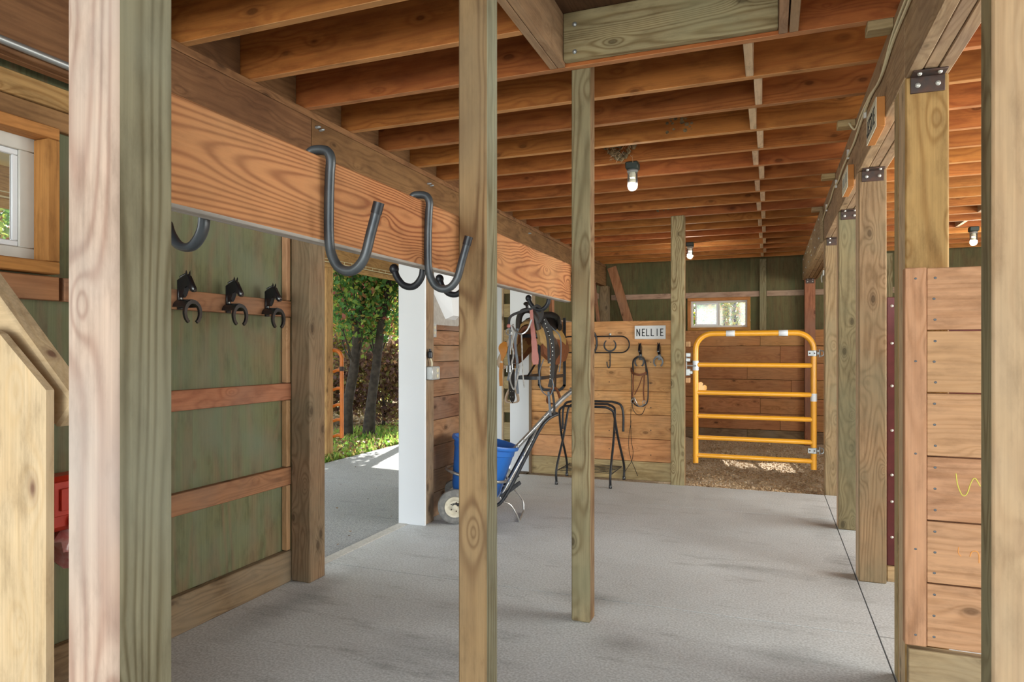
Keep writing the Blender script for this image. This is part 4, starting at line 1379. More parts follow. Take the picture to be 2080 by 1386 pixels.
# ------------------------------------------------------------------ yellow gate
YG = 6.79
R = 0.0265
gt = root('tube_gate', (-0.14, YG, 0.2), 'yellow tubular steel stall gate with five rails', 'gate')
xl, xr = -0.669, 0.385
cr = 0.155
fr = [(xl, YG, 0.203), (xl, YG, 1.462 - R - cr)] + [(xl + cr - cr * math.cos(a), YG, 1.462 - R * 0 - cr - 0.0 + cr * math.sin(a)) for a in np.linspace(0.12, math.pi / 2, 9)] + [(xr - cr + cr * math.sin(a), YG, 1.462 - cr + cr * math.cos(a)) for a in np.linspace(0, math.pi / 2 - 0.12, 9)] + [(xr, YG, 1.462 - R - cr), (xr, YG, 0.203)]
part('outer_frame', MB().tube(fr, R, 16, up=(0, 1, 0)), M_yellow, gt)
for z in (1.160, 0.889, 0.662, 0.452, 0.278):
    part('rail', MB().tube([(xl + R * 0.4, YG, z), (xr - R * 0.4, YG, z)], 0.0225, 14), M_yellow, gt)
for x in (-0.385, 0.085):
    part('label_sticker', B(x, x + 0.085, YG - R - 0.003, YG + 0.005, 1.442, 1.483, c=0.002) if False else MB().lathe([(R + 0.001, 0), (R + 0.0022, 0.002), (R + 0.0022, 0.078), (R + 0.001, 0.080)], (x, YG, 1.462), 16, (1, 0, 0)), M_label, gt)
part('label_sticker', MB().lathe([(R + 0.001, 0), (R + 0.0022, 0.002), (R + 0.0022, 0.092), (R + 0.001, 0.094)], (xl, YG, 1.105), 16), M_label, gt)
part('label_sticker', MB().lathe([(R + 0.001, 0), (R + 0.0022, 0.002), (R + 0.0022, 0.07), (R + 0.001, 0.072)], (xr, YG, 0.83), 16), M_label, gt)
m = MB()
fn = lambda u, v, d: (u, YG + d, v)
m.prism([(-0.642, 0.912), (-0.642, 0.985), (-0.615, 0.995), (-0.597, 0.975), (-0.605, 0.955), (-0.585, 0.965), (-0.565, 0.955), (-0.562, 0.925), (-0.575, 0.911)], fn, -0.004, 0.004)
part('chain_lug', m, M_yellow, gt)
for z in (1.273, 0.378):
    h = MB()
    h.lathe([(R + 0.002, 0), (R + 0.0045, 0.003), (R + 0.0045, 0.052), (R + 0.002, 0.055)], (xr, YG, z - 0.028), 16)
    h.box(xr - 0.052, xr - 0.005, YG - R - 0.006, YG - R + 0.004, z - 0.024, z + 0.024, c=0.003)
    h.box(xr + 0.02, xr + 0.05, YG - 0.012, YG + 0.012, z - 0.012, z + 0.012, c=0.003)
    h.tube([(xr + 0.050, YG, z - 0.035), (xr + 0.050, YG, z + 0.035)], 0.009, 10)
    h.tube(bez([(xr + 0.052, YG, z + 0.026), (xr + 0.072, YG, z + 0.024), (0.470, YG - 0.0, z + 0.012)], 4) + bez([(0.470, YG, z - 0.012), (xr + 0.072, YG, z - 0.024), (xr + 0.052, YG, z - 0.026)], 4), 0.006, 8)
    hg_ = part('hinge', h, M_zinc, gt)
    boltp([(xr - 0.035, YG - R - 0.006, z), (xr + 0.005, YG - R - 0.006, z)], M_bracket, hg_, 0.006, 0.006)
h = MB()
h.box(-0.757, -0.712, 6.72, 6.80, 1.235, 1.275, c=0.004)
h.box(-0.757, -0.715, 6.71, 6.78, 1.19, 1.225, c=0.004)
h.tube([(-0.745, 6.755, 1.15), (-0.66, 6.755, 1.15)], 0.007, 8)
h.tube([(-0.752, 6.745, 1.05), (-0.752, 6.745, 1.26)], 0.006, 8)
h.box(-0.757, -0.715, 6.72, 6.80, 1.055, 1.12, c=0.004)
h.box(-0.72, -0.695, 6.74, 6.80, 1.07, 1.10, c=0.003)
top('gate_latch', h, M_zinc, 'galvanised slide latch between the greenish post and the yellow gate', 'latch')
top('lock_hasp', MB().box(0.458, 0.4705, 6.73, 6.80, 1.98, 2.03, c=0.002).tube(bez([(0.455, 6.76, 1.99), (0.448, 6.76, 1.96), (0.452, 6.76, 1.92)], 5), 0.006, 8), M_bolt, 'small white snap hook on the post above the gate hinges', 'hasp')

# ------------------------------------------------------------------ folding saddle stand
st = root('saddle_stand', (-1.66, 6.5, 0), 'black tubular folding saddle stand on the concrete floor', 'stand')
RT = 0.0115
xA, xB = -1.945, -1.385


def ustand(yfoot, ytop, ztop, xa, xb):
    c = 0.075
    dy = ytop - yfoot
    f_ = lambda z: yfoot + dy * min(1, z / (ztop - 0.02))
    L = []
    L += [(xa, yfoot, 0.012), (xa + 0.0, yfoot + dy * 0.02, 0.16)]
    L += [(xa + 0.012, f_(0.45), 0.45)]
    L += [(xa + 0.025, f_(ztop - c), ztop - c), (xa + 0.045, f_(ztop - c * .4), ztop - c * 0.35), (xa + 0.085, ytop, ztop)]
    Rr = [(xb - 0.10, ytop, ztop), (xb - 0.045, f_(ztop - c * .4), ztop - c * 0.35), (xb - 0.025, f_(ztop - c), ztop - c), (xb - 0.012, f_(0.45), 0.45), (xb, yfoot + dy * 0.02, 0.16), (xb, yfoot, 0.012)]
    return bez(L, 5) + bez(Rr, 5)


part('leg_frame', MB().tube(ustand(6.262, 6.60, 0.765, -1.925, -1.395), RT, 10), M_black, st)
part('leg_frame', MB().tube(ustand(6.735, 6.36, 0.755, -1.958, -1.362), RT, 10), M_black, st)
part('rest_bar', MB().tube(bez([(-1.985, 6.68, 0.49), (-1.985, 6.68, 0.66), (-1.955, 6.68, 0.755), (-1.86, 6.68, 0.785)], 5) + bez([(-1.47, 6.68, 0.785), (-1.385, 6.68, 0.755), (-1.358, 6.68, 0.66), (-1.358, 6.68, 0.49)], 5), RT, 10), M_black, st)
for (x, y) in ((-1.925, 6.262), (-1.395, 6.262), (-1.958, 6.735), (-1.362, 6.735)):
    part('foot_cap', MB().lathe([(0.0155, 0), (0.0155, 0.03), (0.0125, 0.034)], (x, y, 0.0), 12), M_blackgloss, st)
m = MB()
for i in range(7):
    y = 6.30 + i * 0.068
    m.tube([(-1.93, y, 0.135), (-1.38, y, 0.135)], 0.0032, 6)
for x in (-1.925, -1.66, -1.385):
    m.tube([(x, 6.28, 0.131), (x, 6.73, 0.131)], 0.004, 6)
part('wire_shelf', m, M_black, st)
boltp([(-1.935, 6.48, 0.50), (-1.385, 6.48, 0.50)], M_black, st, 0.008, 0.02)

# ------------------------------------------------------------------ wall saddle rack
sr = root('saddle_rack', (-2.13, 6.7, 0.88), 'black steel wall rack carrying the western saddle', 'rack')
fr = bez([(-2.267, 6.757, 1.64), (-2.267, 6.757, 1.0), (-2.262, 6.757, 0.93), (-2.22, 6.757, 0.885)], 6) + bez([(-2.04, 6.757, 0.885), (-1.995, 6.757, 0.93), (-1.99, 6.757, 1.0), (-1.99, 6.757, 1.64)], 6)
part('wall_frame', MB().sweep(fr, [(0.005, 0.014), (-0.005, 0.014), (-0.005, -0.014), (0.005, -0.014)], False, (0, 1, 0)), M_black, sr)
for z, L_, xi in ((1.44, 0.62, 0.03), (1.04, 0.75, 0.0)):
    pts = bez([(-1.99, 6.75, z), (-1.995, 6.75 - L_ * 0.6, z), (-2.02, 6.75 - L_, z), (-2.22, 6.75 - L_, z), (-2.255, 6.75 - L_ * 0.85, z), (-2.267, 6.75, z)], 6)
    part('arm_loop', MB().sweep(pts, [(0.016, 0.005), (-0.016, 0.005), (-0.016, -0.005), (0.016, -0.005)], False, (0, 0, 1)), M_black, sr)
part('stay', MB().bar((-2.267, 6.75, 1.22), (-2.2, 6.2, 1.045), 0.02, 0.008), M_black, sr)

# saddle: axis along Y, pommel towards the camera
sa = root('western_saddle', (-2.13, 6.3, 1.40), 'worn western saddle with olive brown skirts on the black wall rack', 'saddle')
sx = -2.13


def saddle_ring(y, ztop, halfw, drop, th, flare=0.0, n=13):
    out, inn = [], []
    for i in range(n):
        u = -1 + 2 * i / (n - 1)
        a = abs(u)
        x = sx + math.copysign(halfw * (1 - (1 - a) ** 1.7), u) * (1 + flare * a)
        z = ztop - drop * a ** 1.9
        out.append((x, y, z))
        inn.append((x * 1.0 - math.copysign(th * a, u), y, z - th * (1 - a * 0.5)))
    return out + inn[::-1]


rings = []
for y, zt, hw, dr in ((6.00, 1.575, 0.13, 0.20), (6.06, 1.60, 0.17, 0.27), (6.16, 1.555, 0.19, 0.30), (6.30, 1.535, 0.20, 0.28), (6.44, 1.555, 0.21, 0.26), (6.56, 1.585, 0.215, 0.24), (6.64, 1.56, 0.20, 0.20)):
    rings.append(saddle_ring(y, zt, hw, dr, 0.028))
part('skirt', MB().loft(rings), M_leatherol, sa)
rings = []
for y, zt, hw, dr in ((6.02, 1.54, 0.15, 0.27), (6.20, 1.52, 0.215, 0.36), (6.45, 1.53, 0.235, 0.33), (6.66, 1.53, 0.21, 0.23)):
    rings.append(saddle_ring(y, zt, hw, dr, 0.03, 0.05))
part('saddle_lining', MB().loft(rings), M_leatherbr, sa)
pts = bez([(sx - 0.10, 6.03, 1.50), (sx - 0.085, 6.0, 1.60), (sx - 0.05, 5.99, 1.66), (sx, 5.985, 1.675), (sx + 0.05, 5.99, 1.66), (sx + 0.085, 6.0, 1.60), (sx + 0.10, 6.03, 1.50)], 6)
part('pommel', MB().sweep(pts, [(0.05 * math.cos(a), 0.026 * math.sin(a)) for a in np.linspace(0, 6.283, 11)[:-1]], False, (0, 1, 0)), M_leatherb, sa)
part('horn', MB().lathe([(0.020, 0), (0.014, 0.02), (0.014, 0.05), (0.030, 0.062), (0.032, 0.072), (0.02, 0.082), (0.0005, 0.084)], (sx, 6.0, 1.675), 16, (0, -0.35, 1)), M_leatherb, sa)
pts = bez([(sx - 0.17, 6.50, 1.53), (sx - 0.13, 6.58, 1.60), (sx - 0.06, 6.62, 1.645), (sx, 6.625, 1.655), (sx + 0.06, 6.62, 1.645), (sx + 0.13, 6.58, 1.60), (sx + 0.17, 6.50, 1.53)], 6)
part('cantle', MB().sweep(pts, [(0.045 * math.cos(a), 0.022 * math.sin(a)) for a in np.linspace(0, 6.283, 11)[:-1]], False, (0, 0, 1)), M_leatherb, sa)
rings = []
for y, zt, hw in ((6.08, 1.615, 0.08), (6.2, 1.575, 0.10), (6.34, 1.56, 0.12), (6.48, 1.585, 0.14), (6.58, 1.635, 0.13)):
    rings.append(saddle_ring(y, zt, hw, 0.09, 0.02))
part('seat', MB().loft(rings), M_leatherb, sa)
for s in (-1, 1):
    x0 = sx + s * 0.205
    pts = bez([(sx + s * 0.12, 6.24, 1.50), (x0, 6.24, 1.36), (x0 + s * 0.012, 6.22, 1.22), (x0 + s * 0.01, 6.20, 1.08)], 5)
    part('fender', MB().strap(pts, 0.15, 0.008, (1, 0, 0.3), [0.75, 0.8, 0.85, 0.9, 0.95, 1, 1.05, 1.1, 1.1, 1.05, 1.0, 0.9, 0.8, 0.65, 0.5, 0.4]), M_leatherb if s > 0 else M_leatherol, sa)
    part('stirrup_strap', MB().strap([(x0 + s * 0.01, 6.20, 1.10), (x0 + s * 0.008, 6.19, 0.93)], 0.035, 0.012, (1, 0, 0)), M_leatherb, sa)
    cz, cxx = 0.865, x0 + s * 0.008
    pts = bez([(cxx, 6.17, 0.945), (cxx - 0.035, 6.16, 0.91), (cxx - 0.062, 6.15, 0.84), (cxx - 0.055, 6.15, 0.80), (cxx, 6.15, 0.79), (cxx + 0.055, 6.15, 0.80), (cxx + 0.062, 6.15, 0.84), (cxx + 0.035, 6.16, 0.91)], 5, True)
    part('stirrup', MB().sweep(pts, [(0.024, 0.006), (-0.024, 0.006), (-0.024, -0.006), (0.024, -0.006)], True, (0, 1, 0)), M_fleece if s < 0 else M_leatherbr, sa)
# cinch strap with holes, latigo, rolled fleece
part('cinch_strap', MB().strap(bez([(-2.29, 6.02, 1.26), (-2.285, 5.98, 1.10), (-2.275, 5.96, 0.95), (-2.265, 5.96, 0.80)], 6), 0.058, 0.007, (0, 1, 0), [1] * 17 + [0.7, 0.1]), M_leatherb, sa)
m = MB()
for z in (0.91, 0.86, 0.815):
    for dx in (-0.012, 0.012):
        m.ball((-2.272 + dx, 5.955, z), 0.0035, 6, 4, (1, 0.4, 1))
part('strap_eyelets', m, M_bolt, sa)
part('latigo_tie', MB().strap(bez([(-2.355, 6.00, 1.38), (-2.365, 5.97, 1.33), (-2.36, 5.96, 1.26), (-2.375, 5.96, 1.20)], 5), 0.05, 0.012, (0, 1, 0), [0.6, 0.8, 1.1, 1.4, 1.6, 1.7, 1.7, 1.6, 1.4, 1.2, 1.0, 0.8, 0.7, 0.6, 0.5, 0.5]), M_latigo, sa)
part('latigo_strap', MB().strap(bez([(-2.38, 5.97, 1.18), (-2.39, 5.97, 1.08), (-2.385, 5.97, 0.96)], 5), 0.034, 0.006, (0, 1, 0)), M_latigo, sa)
part('fleece_roll', MB().tube(bez([(-2.30, 6.03, 1.44), (-2.37, 6.03, 1.32), (-2.43, 6.03, 1.21), (-2.42, 6.02, 1.15), (-2.36, 6.01, 1.14)], 6), 0.019, 10), M_fleece, sa)

# ------------------------------------------------------------------ bridles on the hook behind the beam
def vline(px_, z0, z1, y=2.86, wob=0.006, n=7):
    return bez([(px_ + random.uniform(-wob, wob), y + random.uniform(-wob, wob), z0 + (z1 - z0) * i / (n - 1)) for i in range(n)], 5)


hx, hy = -0.985, 2.93
b1 = root('bridle', (hx, hy, 1.05), 'tangled pale rope and grey strap bridle hanging from the beam hook', 'bridle')
part('crown_strap', MB().strap(bez([(-1.13, 2.92, 1.40), (-1.125, 2.93, 1.455), (-1.075, 2.93, 1.478), (-1.02, 2.93, 1.492), (-0.99, 2.93, 1.505), (-0.965, 2.925, 1.47), (-0.985, 2.92, 1.42)], 6), 0.012, 0.004), M_leatherb, b1)
part('cheek_strap', MB().strap(vline(-1.125, 1.41, 1.16, 2.915), 0.009, 0.005), M_greystrap, b1)
part('cheek_strap', MB().strap(vline(-1.085, 1.40, 1.10, 2.91), 0.011, 0.005), M_greystrap, b1)
part('rope_rein', MB().tube(vline(-1.102, 1.42, 1.22, 2.90, 0.004, 9), 0.0042, 7), M_rope, b1)
part('rope_rein', MB().tube(bez([(-1.10, 2.90, 1.22), (-1.115, 2.9, 1.17), (-1.095, 2.9, 1.12), (-1.08, 2.9, 1.17), (-1.065, 2.9, 1.24)], 6), 0.0042, 7), M_rope, b1)
m = MB()
m.tube([(-1.128, 2.895, 1.20), (-1.112, 2.895, 1.20), (-1.112, 2.895, 1.23), (-1.128, 2.895, 1.23)], 0.002, 5, closed=True)
m.tube([(-1.10, 2.893, 1.215), (-1.075, 2.893, 1.215), (-1.075, 2.893, 1.24), (-1.10, 2.893, 1.24)], 0.002, 5, closed=True)
m.tube([(-1.118 + 0.014 * math.cos(a), 2.893, 1.385 + 0.014 * math.sin(a)) for a in np.linspace(0, 6.28, 11)[:-1]], 0.003, 6, closed=True)
part('buckles', m, M_chrome, b1, kind='stuff')
part('red_knob', MB().ball((-1.116, 2.885, 1.412), 0.0095, 10, 7), M_pinkstrap, b1)
part('curb_chain', MB().tube(bez([(-1.105, 2.90, 1.415), (-1.08, 2.89, 1.385), (-1.05, 2.885, 1.375), (-1.025, 2.89, 1.395), (-1.01, 2.90, 1.44)], 8), 0.0042, 6), M_chrome, b1)
part('hanging_rein', MB().tube(bez([(-1.055, 2.89, 1.375), (-1.052, 2.89, 1.30), (-1.05, 2.89, 1.22), (-1.045, 2.89, 1.16), (-1.04, 2.89, 1.13)], 6), 0.0034, 6), M_rope, b1)

b2 = root('leather_tie_strap', (-1.0, 2.95, 1.2), 'faded red leather strap hanging straight down from the beam hook', 'strap')
part('strap', MB().strap(bez([(-1.022, 2.93, 1.497), (-1.017, 2.93, 1.42), (-1.008, 2.93, 1.34), (-1.0, 2.93, 1.235)], 5), 0.022, 0.005, (0, 1, 0), [0.7] * 4 + [0.8] * 3 + [0.95] * 3 + [1.15] * 3 + [1.45, 1.5, 1.1]), M_pinkstrap, b2)

b3 = root('bridle', (-0.93, 3.0, 1.05), 'dark braided bridle with long reins hanging right of the faded red strap', 'bridle')
m = MB()
part('crown_strap', MB().strap(bez([(-1.01, 2.96, 1.49), (-0.99, 2.96, 1.46), (-0.965, 2.96, 1.40), (-0.95, 2.96, 1.34), (-0.945, 2.96, 1.24)], 5), 0.012, 0.006), M_leatherb, b3)
part('studded_strap', MB().strap(bez([(-0.99, 2.955, 1.47), (-0.96, 2.955, 1.43), (-0.935, 2.955, 1.38), (-0.925, 2.955, 1.28), (-0.93, 2.955, 1.18), (-0.94, 2.955, 1.13)], 5), 0.020, 0.005), M_leatherb, b3)
for i in range(16):
    t = i / 15
    m.ball((-0.965 + 0.04 * min(1, t * 2.2) - (0.012 if t > 0.6 else 0), 2.949, 1.44 - 0.27 * t), 0.0028, 6, 4, (1, 0.4, 1))
part('studs', m, M_bolt, b3)
part('loop_rein', MB().tube(bez([(-0.965, 2.94, 1.26), (-0.985, 2.94, 1.20), (-0.98, 2.94, 1.13), (-0.96, 2.94, 1.10), (-0.935, 2.94, 1.095), (-0.918, 2.94, 1.13), (-0.925, 2.94, 1.17)], 6), 0.0026, 6), M_greystrap, b3)
part('rein_end', MB().strap(bez([(-0.945, 2.95, 1.11), (-0.94, 2.95, 1.06), (-0.935, 2.95, 1.0)], 5), 0.010, 0.006), M_greystrap, b3)
part('rein_end', MB().strap(bez([(-0.93, 2.955, 1.12), (-0.92, 2.955, 1.06), (-0.918, 2.955, 1.01)], 5), 0.009, 0.006), M_leatherb, b3)
part('cheek_rein', MB().tube(bez([(-0.97, 2.97, 1.44), (-0.93, 2.97, 1.40), (-0.895, 2.97, 1.36), (-0.892, 2.97, 1.27), (-0.90, 2.97, 1.2)], 6), 0.0028, 6), M_greystrap, b3)

# ------------------------------------------------------------------ muck cart
O = Vector((-2.068, 4.834, 0))
U = Vector((0.92, 0.39, 0)).normalized()
Wd = Vector((-U.y, U.x, 0))


def C(u, w_, z):
    return tuple(O + U * u + Wd * w_ + Vector((0, 0, z)))


ct = root('muck_cart', tuple(O), 'two-wheeled muck cart frame with black rails and a silver handle', 'cart')
tiltv = (Vector(C(0.078, 0, 0.39)) - Vector(C(0, 0, 0))).normalized()
bc = Vector(C(-0.075, 0.0, 0.185))
tb = root('muck_tub', tuple(bc), 'big blue plastic tub tilted in the wheeled cart', 'tub')
prof = [(0.0005, 0.0), (0.15, 0.0), (0.178, 0.012), (0.19, 0.04), (0.232, 0.34), (0.238, 0.345), (0.240, 0.39), (0.262, 0.395), (0.266, 0.41), (0.262, 0.422), (0.245, 0.422), (0.232, 0.40), (0.222, 0.34), (0.182, 0.05), (0.16, 0.02), (0.0005, 0.015)]
part('tub_body', MB().lathe(prof, bc, 40, tiltv), M_blue, tb)
ax = tiltv
e1 = (U - ax * U.dot(ax)).normalized()
rimc = bc + ax * 0.41
part('rope_handle', MB().tube(bez([rimc + Wd * 0.24 - e1 * 0.07, rimc + Wd * 0.26 + ax * 0.08 - e1 * 0.04, rimc + Wd * 0.26 + ax * 0.09 + e1 * 0.04, rimc + Wd * 0.24 + e1 * 0.09], 6), 0.007, 8), M_cable, tb)
for s in (-1, 1):
    wc = Vector(C(-0.222, s * 0.21 if s > 0 else -0.20, 0.132))
    wr_ = part('wheel', MB().lathe([(0.062, -0.022), (0.085, -0.030), (0.112, -0.030), (0.126, -0.020), (0.131, 0.0), (0.126, 0.020), (0.112, 0.030), (0.085, 0.030), (0.062, 0.022), (0.062, -0.022)], wc, 36, Wd, False), M_rubber, ct)
    m = MB().lathe([(0.0115, -0.040), (0.018, -0.036), (0.020, -0.022), (0.046, -0.020), (0.056, -0.030), (0.076, -0.034), (0.078, -0.026), (0.066, 0.028), (0.056, 0.026), (0.045, 0.0), (0.018, 0.002), (0.016, 0.03), (0.0115, 0.034)], wc, 28, Wd)
    part('wheel_rim', m, M_hub, wr_)
    m = MB()
    for i in range(5):
        a = i * 2 * math.pi / 5
        m.ball(tuple(wc + (U * math.cos(a) + Vector((0, 0, 1)) * math.sin(a)) * 0.033 - Wd * 0.022), 0.006, 6, 4)
    part('lug_bolts', m, M_bracket, wr_, kind='stuff')
part('axle', MB().tube([C(-0.222, -0.235, 0.132), C(-0.222, 0.245, 0.132)], 0.011, 10), M_zinc, ct)
rg = []
for i in range(28):
    a = 2 * math.pi * i / 28
    q = bc + ax * 0.155 + e1 * math.cos(a) * (0.232 if math.cos(a) > 0 else 0.262) + Wd * math.sin(a) * 0.232
    rg.append(q)
part('tub_hoop', MB().tube(rg, 0.011, 10, closed=True), M_chrome, ct)
for s in (-0.17, 0.17):
    part('side_rail', MB().tube(bez([C(-0.24, s * 1.25, 0.15), C(0.0, s * 1.42, 0.145), C(0.13, s * 1.2, 0.17), C(0.30, s * 0.95, 0.47), C(0.42, s * 0.8, 0.70), C(0.49, s * 0.55, 0.775), C(0.565, s * 0.2, 0.805)], 6), 0.0125, 12), M_black, ct)
    part('fork_stay', MB().bar(C(0.12, s * 1.2, 0.20), C(0.27, s * 0.9, 0.30), 0.012, 0.03), M_black, ct)
part('handle_pole', MB().tube(bez([C(0.225, -0.05, 0.53), C(0.40, -0.04, 0.71), C(0.58, -0.03, 0.90), C(0.655, -0.02, 0.965), C(0.70, -0.02, 0.985)], 5), 0.018, 14), M_chrome, ct)
part('handle_brace', MB().tube(bez([C(0.12, -0.10, 0.17), C(0.26, -0.085, 0.42), C(0.41, -0.06, 0.68)], 5), 0.016, 12), M_chrome, ct)
part('cross_grip', MB().tube([C(0.70, -0.20, 0.985), C(0.70, 0.20, 0.985)], 0.015, 12), M_chrome, ct)
part('rest_leg', MB().tube(bez([C(0.12, -0.20, 0.17), C(0.19, -0.19, 0.14), C(0.235, -0.18, 0.07), C(0.26, -0.17, 0.008)], 5) + [C(0.30, 0.10, 0.008)] + bez([C(0.31, 0.12, 0.02), C(0.30, 0.15, 0.10), C(0.22, 0.17, 0.19), C(0.14, 0.18, 0.21)], 5), 0.0065, 8), M_chrome, ct)
m = MB()
for (u, w_, z) in ((0.255, -0.055, 0.56), (0.30, -0.05, 0.61), (0.36, -0.07, 0.60), (0.30, -0.09, 0.49), (0.19, -0.11, 0.30), (0.46, -0.05, 0.79)):
    m.ball(tuple(Vector(C(u, w_, z)) - Wd * 0.018), 0.008, 8, 5)
part('bolt_heads', m, M_bolt, ct, kind='stuff')

# ------------------------------------------------------------------ near left: pine panel, brace, red tool
fn = lambda u, v, d: (u, d, v)
top('pine_panel', MB().prism([(-2.50, 0.0), (-1.644, 0.0), (-1.644, 1.203), (-1.815, 1.342), (-1.86, 1.36), (-2.50, 1.36)], fn, 1.130, 1.150), W('pine', 'Z'), 'pale knotty pine panel with a clipped corner at the left edge', 'panel', smooth=False)
br = root('sloping_rail', (-1.9, 1.2, 1.3), 'pale sloping wooden rail behind the knotty pine panel', 'rail')
part('rail_board', MB().bar((-2.25, 1.215, 1.700), (-1.655, 1.215, 1.135), 0.062, 0.095, (0, 0, 1), 0.008), W('pine', 'X'), br)
rt = root('red_tool', (-2.48, 1.79, 0.55), 'red plastic power tool case hanging on the green wall behind the pine panel', 'tool')
part('housing', B(-2.513, -2.40, 1.66, 1.86, 0.64, 0.84, c=0.02), M_red, rt)
part('rib', B(-2.399, -2.388, 1.67, 1.78, 0.70, 0.825, c=0.004), M_red, rt)
part('rib', B(-2.387, -2.378, 1.69, 1.76, 0.72, 0.80, c=0.004), M_red, rt)
part('dial', MB().lathe([(0.032, 0), (0.032, 0.02), (0.022, 0.03), (0.0005, 0.03)], (-2.400, 1.76, 0.672), 18, (1, 0, 0)), M_red, rt)
bagr = []
for z, r_ in ((0.64, 0.03), (0.60, 0.055), (0.56, 0.05), (0.52, 0.04), (0.49, 0.02)):
    bagr.append([(-2.45 + r_ * math.cos(a) * (1 + 0.25 * math.sin(3 * a + z * 40)), 1.77 + 1.2 * r_ * math.sin(a) * (1 + 0.2 * math.cos(4 * a + z * 60)), z) for a in np.linspace(0, 6.283, 15)[:-1]])
part('plastic_bag', MB().loft(bagr), M_clearbag, rt)

# ------------------------------------------------------------------ porch outside the left door
pb = root('porch_beam', (-4.95, 5.8, 2.3), 'orange brown porch beam with wires along its lower edge, outside the doorway', 'beam')
part('beam_board', B(-4.99, -4.95, -1.0, 9.6, 2.352, 2.58), W('porch', 'Y'), pb)
part('bottom_board', B(-5.03, -4.945, -1.0, 9.6, 2.298, 2.350), W('porch', 'Y'), pb)
m = MB()
m.tube([(-4.938, -1, 2.398), (-4.938, 9.5, 2.398)], 0.004, 5)
m.tube([(-4.938, -1, 2.362), (-4.938, 9.5, 2.362)], 0.006, 5)
y = 5.5
while y < 9.5:
    m.tube([(-4.938, y, 2.36), (-4.938, y, 2.402)], 0.0035, 4)
    y += 0.16
part('wires', m, M_cable, pb)
for i, y in enumerate((1.0, 6.76, 9.45)):
    top('porch_post', B(-5.09, -4.952, y, y + 0.13, 0.0 - 0.05, 2.297), W('porch', 'Z'), ('porch post outside the left wall, hidden from the doorway', 'orange brown porch post beside the orange gate', 'far porch post hidden behind the white trim')[i], 'post')
pr2 = MB().add([(-2.58, -1.2, 2.86), (-5.35, -1.2, 2.585), (-5.35, 9.7, 2.585), (-2.58, 9.7, 2.86), (-2.58, -1.2, 2.90), (-5.35, -1.2, 2.62), (-5.35, 9.7, 2.62), (-2.58, 9.7, 2.90)], [(0, 1, 2, 3), (7, 6, 5, 4), (0, 4, 5, 1), (1, 5, 6, 2), (2, 6, 7, 3), (3, 7, 4, 0)])
top('porch_roof', pr2, M_soffit, kind='structure')
# roof over the barn
top('roof', B(-2.62, 4.3, -1.7, 11.0, 3.3, 3.36), M_greyboard, kind='structure')
og = root('tube_gate', (-5.3, 6.8, 0.25), 'orange tubular gate outside beyond the doorway', 'gate')
yo = 6.90
pts = [(-4.835, yo, 0.24), (-4.835, yo, 1.20)] + [(-4.935 + 0.10 * math.cos(a), yo, 1.20 + 0.10 * math.sin(a)) for a in np.linspace(0.2, math.pi / 2, 6)] + [(-6.3, yo, 1.30)]
part('outer_frame', MB().tube(pts, 0.024, 12, up=(0, 1, 0)), M_orange, og)
for z in (1.06, 0.84, 0.64, 0.46, 0.27):
    part('rail', MB().tube([(-4.84, yo, z), (-4.90, yo, z), (-4.95, yo, z - 0.018), (-6.3, yo, z - 0.018)], 0.02, 10), M_orange, og)
part('far_upright', MB().tube([(-6.3, yo, 0.24), (-6.3, yo, 1.30)], 0.024, 12), M_orange, og)
part('hinge_band', MB().lathe([(0.026, 0), (0.029, 0.004), (0.029, 0.05), (0.026, 0.054)], (-4.835, yo, 1.05), 12), M_bracket, og)

# ------------------------------------------------------------------ vegetation
def tree(x, y, h, tr, lean, crown, nl, lmat, label, size=0.042, cat='tree', name='leafy_tree', clusters=70, group='trees and bushes beyond the pavement'):
    r = root(name, (x, y, 0), label, cat, group)
    rnd = random.Random(int(x * 100 + y * 37))
    m = MB()
    pts = []
    for i in range(9):
        t = i / 8
        pts.append(Vector((x + lean[0] * t + rnd.uniform(-.04, .04), y + lean[1] * t + rnd.uniform(-.04, .04), -0.1 + h * t)))
    m.tube(pts, tr, 10, scale=[1.35 - 0.2 * i / 8 * 4 if i < 1 else 1.05 - 0.75 * i / 8 for i in range(9)])
    (cx, cy, cz, rx, ry, rz) = crown
    C_ = []
    for i in range(clusters):
        while True:
            v = Vector((rnd.uniform(-1, 1), rnd.uniform(-1, 1), rnd.uniform(-1, 1)))
            if 0.15 < v.length < 1:
                break
        c = Vector((cx + v.x * rx, cy + v.y * ry, cz + v.z * rz))
        C_.append(c)
        if i % 2 == 0:
            t0 = max(0.12, min(0.95, (c.z - 0.35 * rz) / h))
            s0 = pts[min(8, int(t0 * 8))]
            mid = (s0 + c) / 2 + Vector((rnd.uniform(-.15, .15), rnd.uniform(-.15, .15), rnd.uniform(0, .15)))
            m.tube(bez([s0, mid, c], 3), tr * 0.14, 5, scale=[1.3, 1.15, 1, 0.8, 0.7, 0.5, 0.3])
    part('trunk', m, M_bark, r)
    nl = int(nl * 1.5)
    cc = np.array([tuple(c) for c in C_])
    idx = RNG.integers(0, len(cc), nl)
    P = cc[idx] + RNG.normal(size=(nl, 3)) * np.array([rx, ry, rz]) * 0.14
    P[:, 2] = np.maximum(P[:, 2], 0.03)
    V = quads(P, size) - np.array([x, y, 0])
    me = quadmesh('foliage', V)
    me.materials.append(lmat)
    o = bpy.data.objects.new('foliage', me)
    COL.objects.link(o)
    o.parent = r
    o['kind'] = 'stuff'


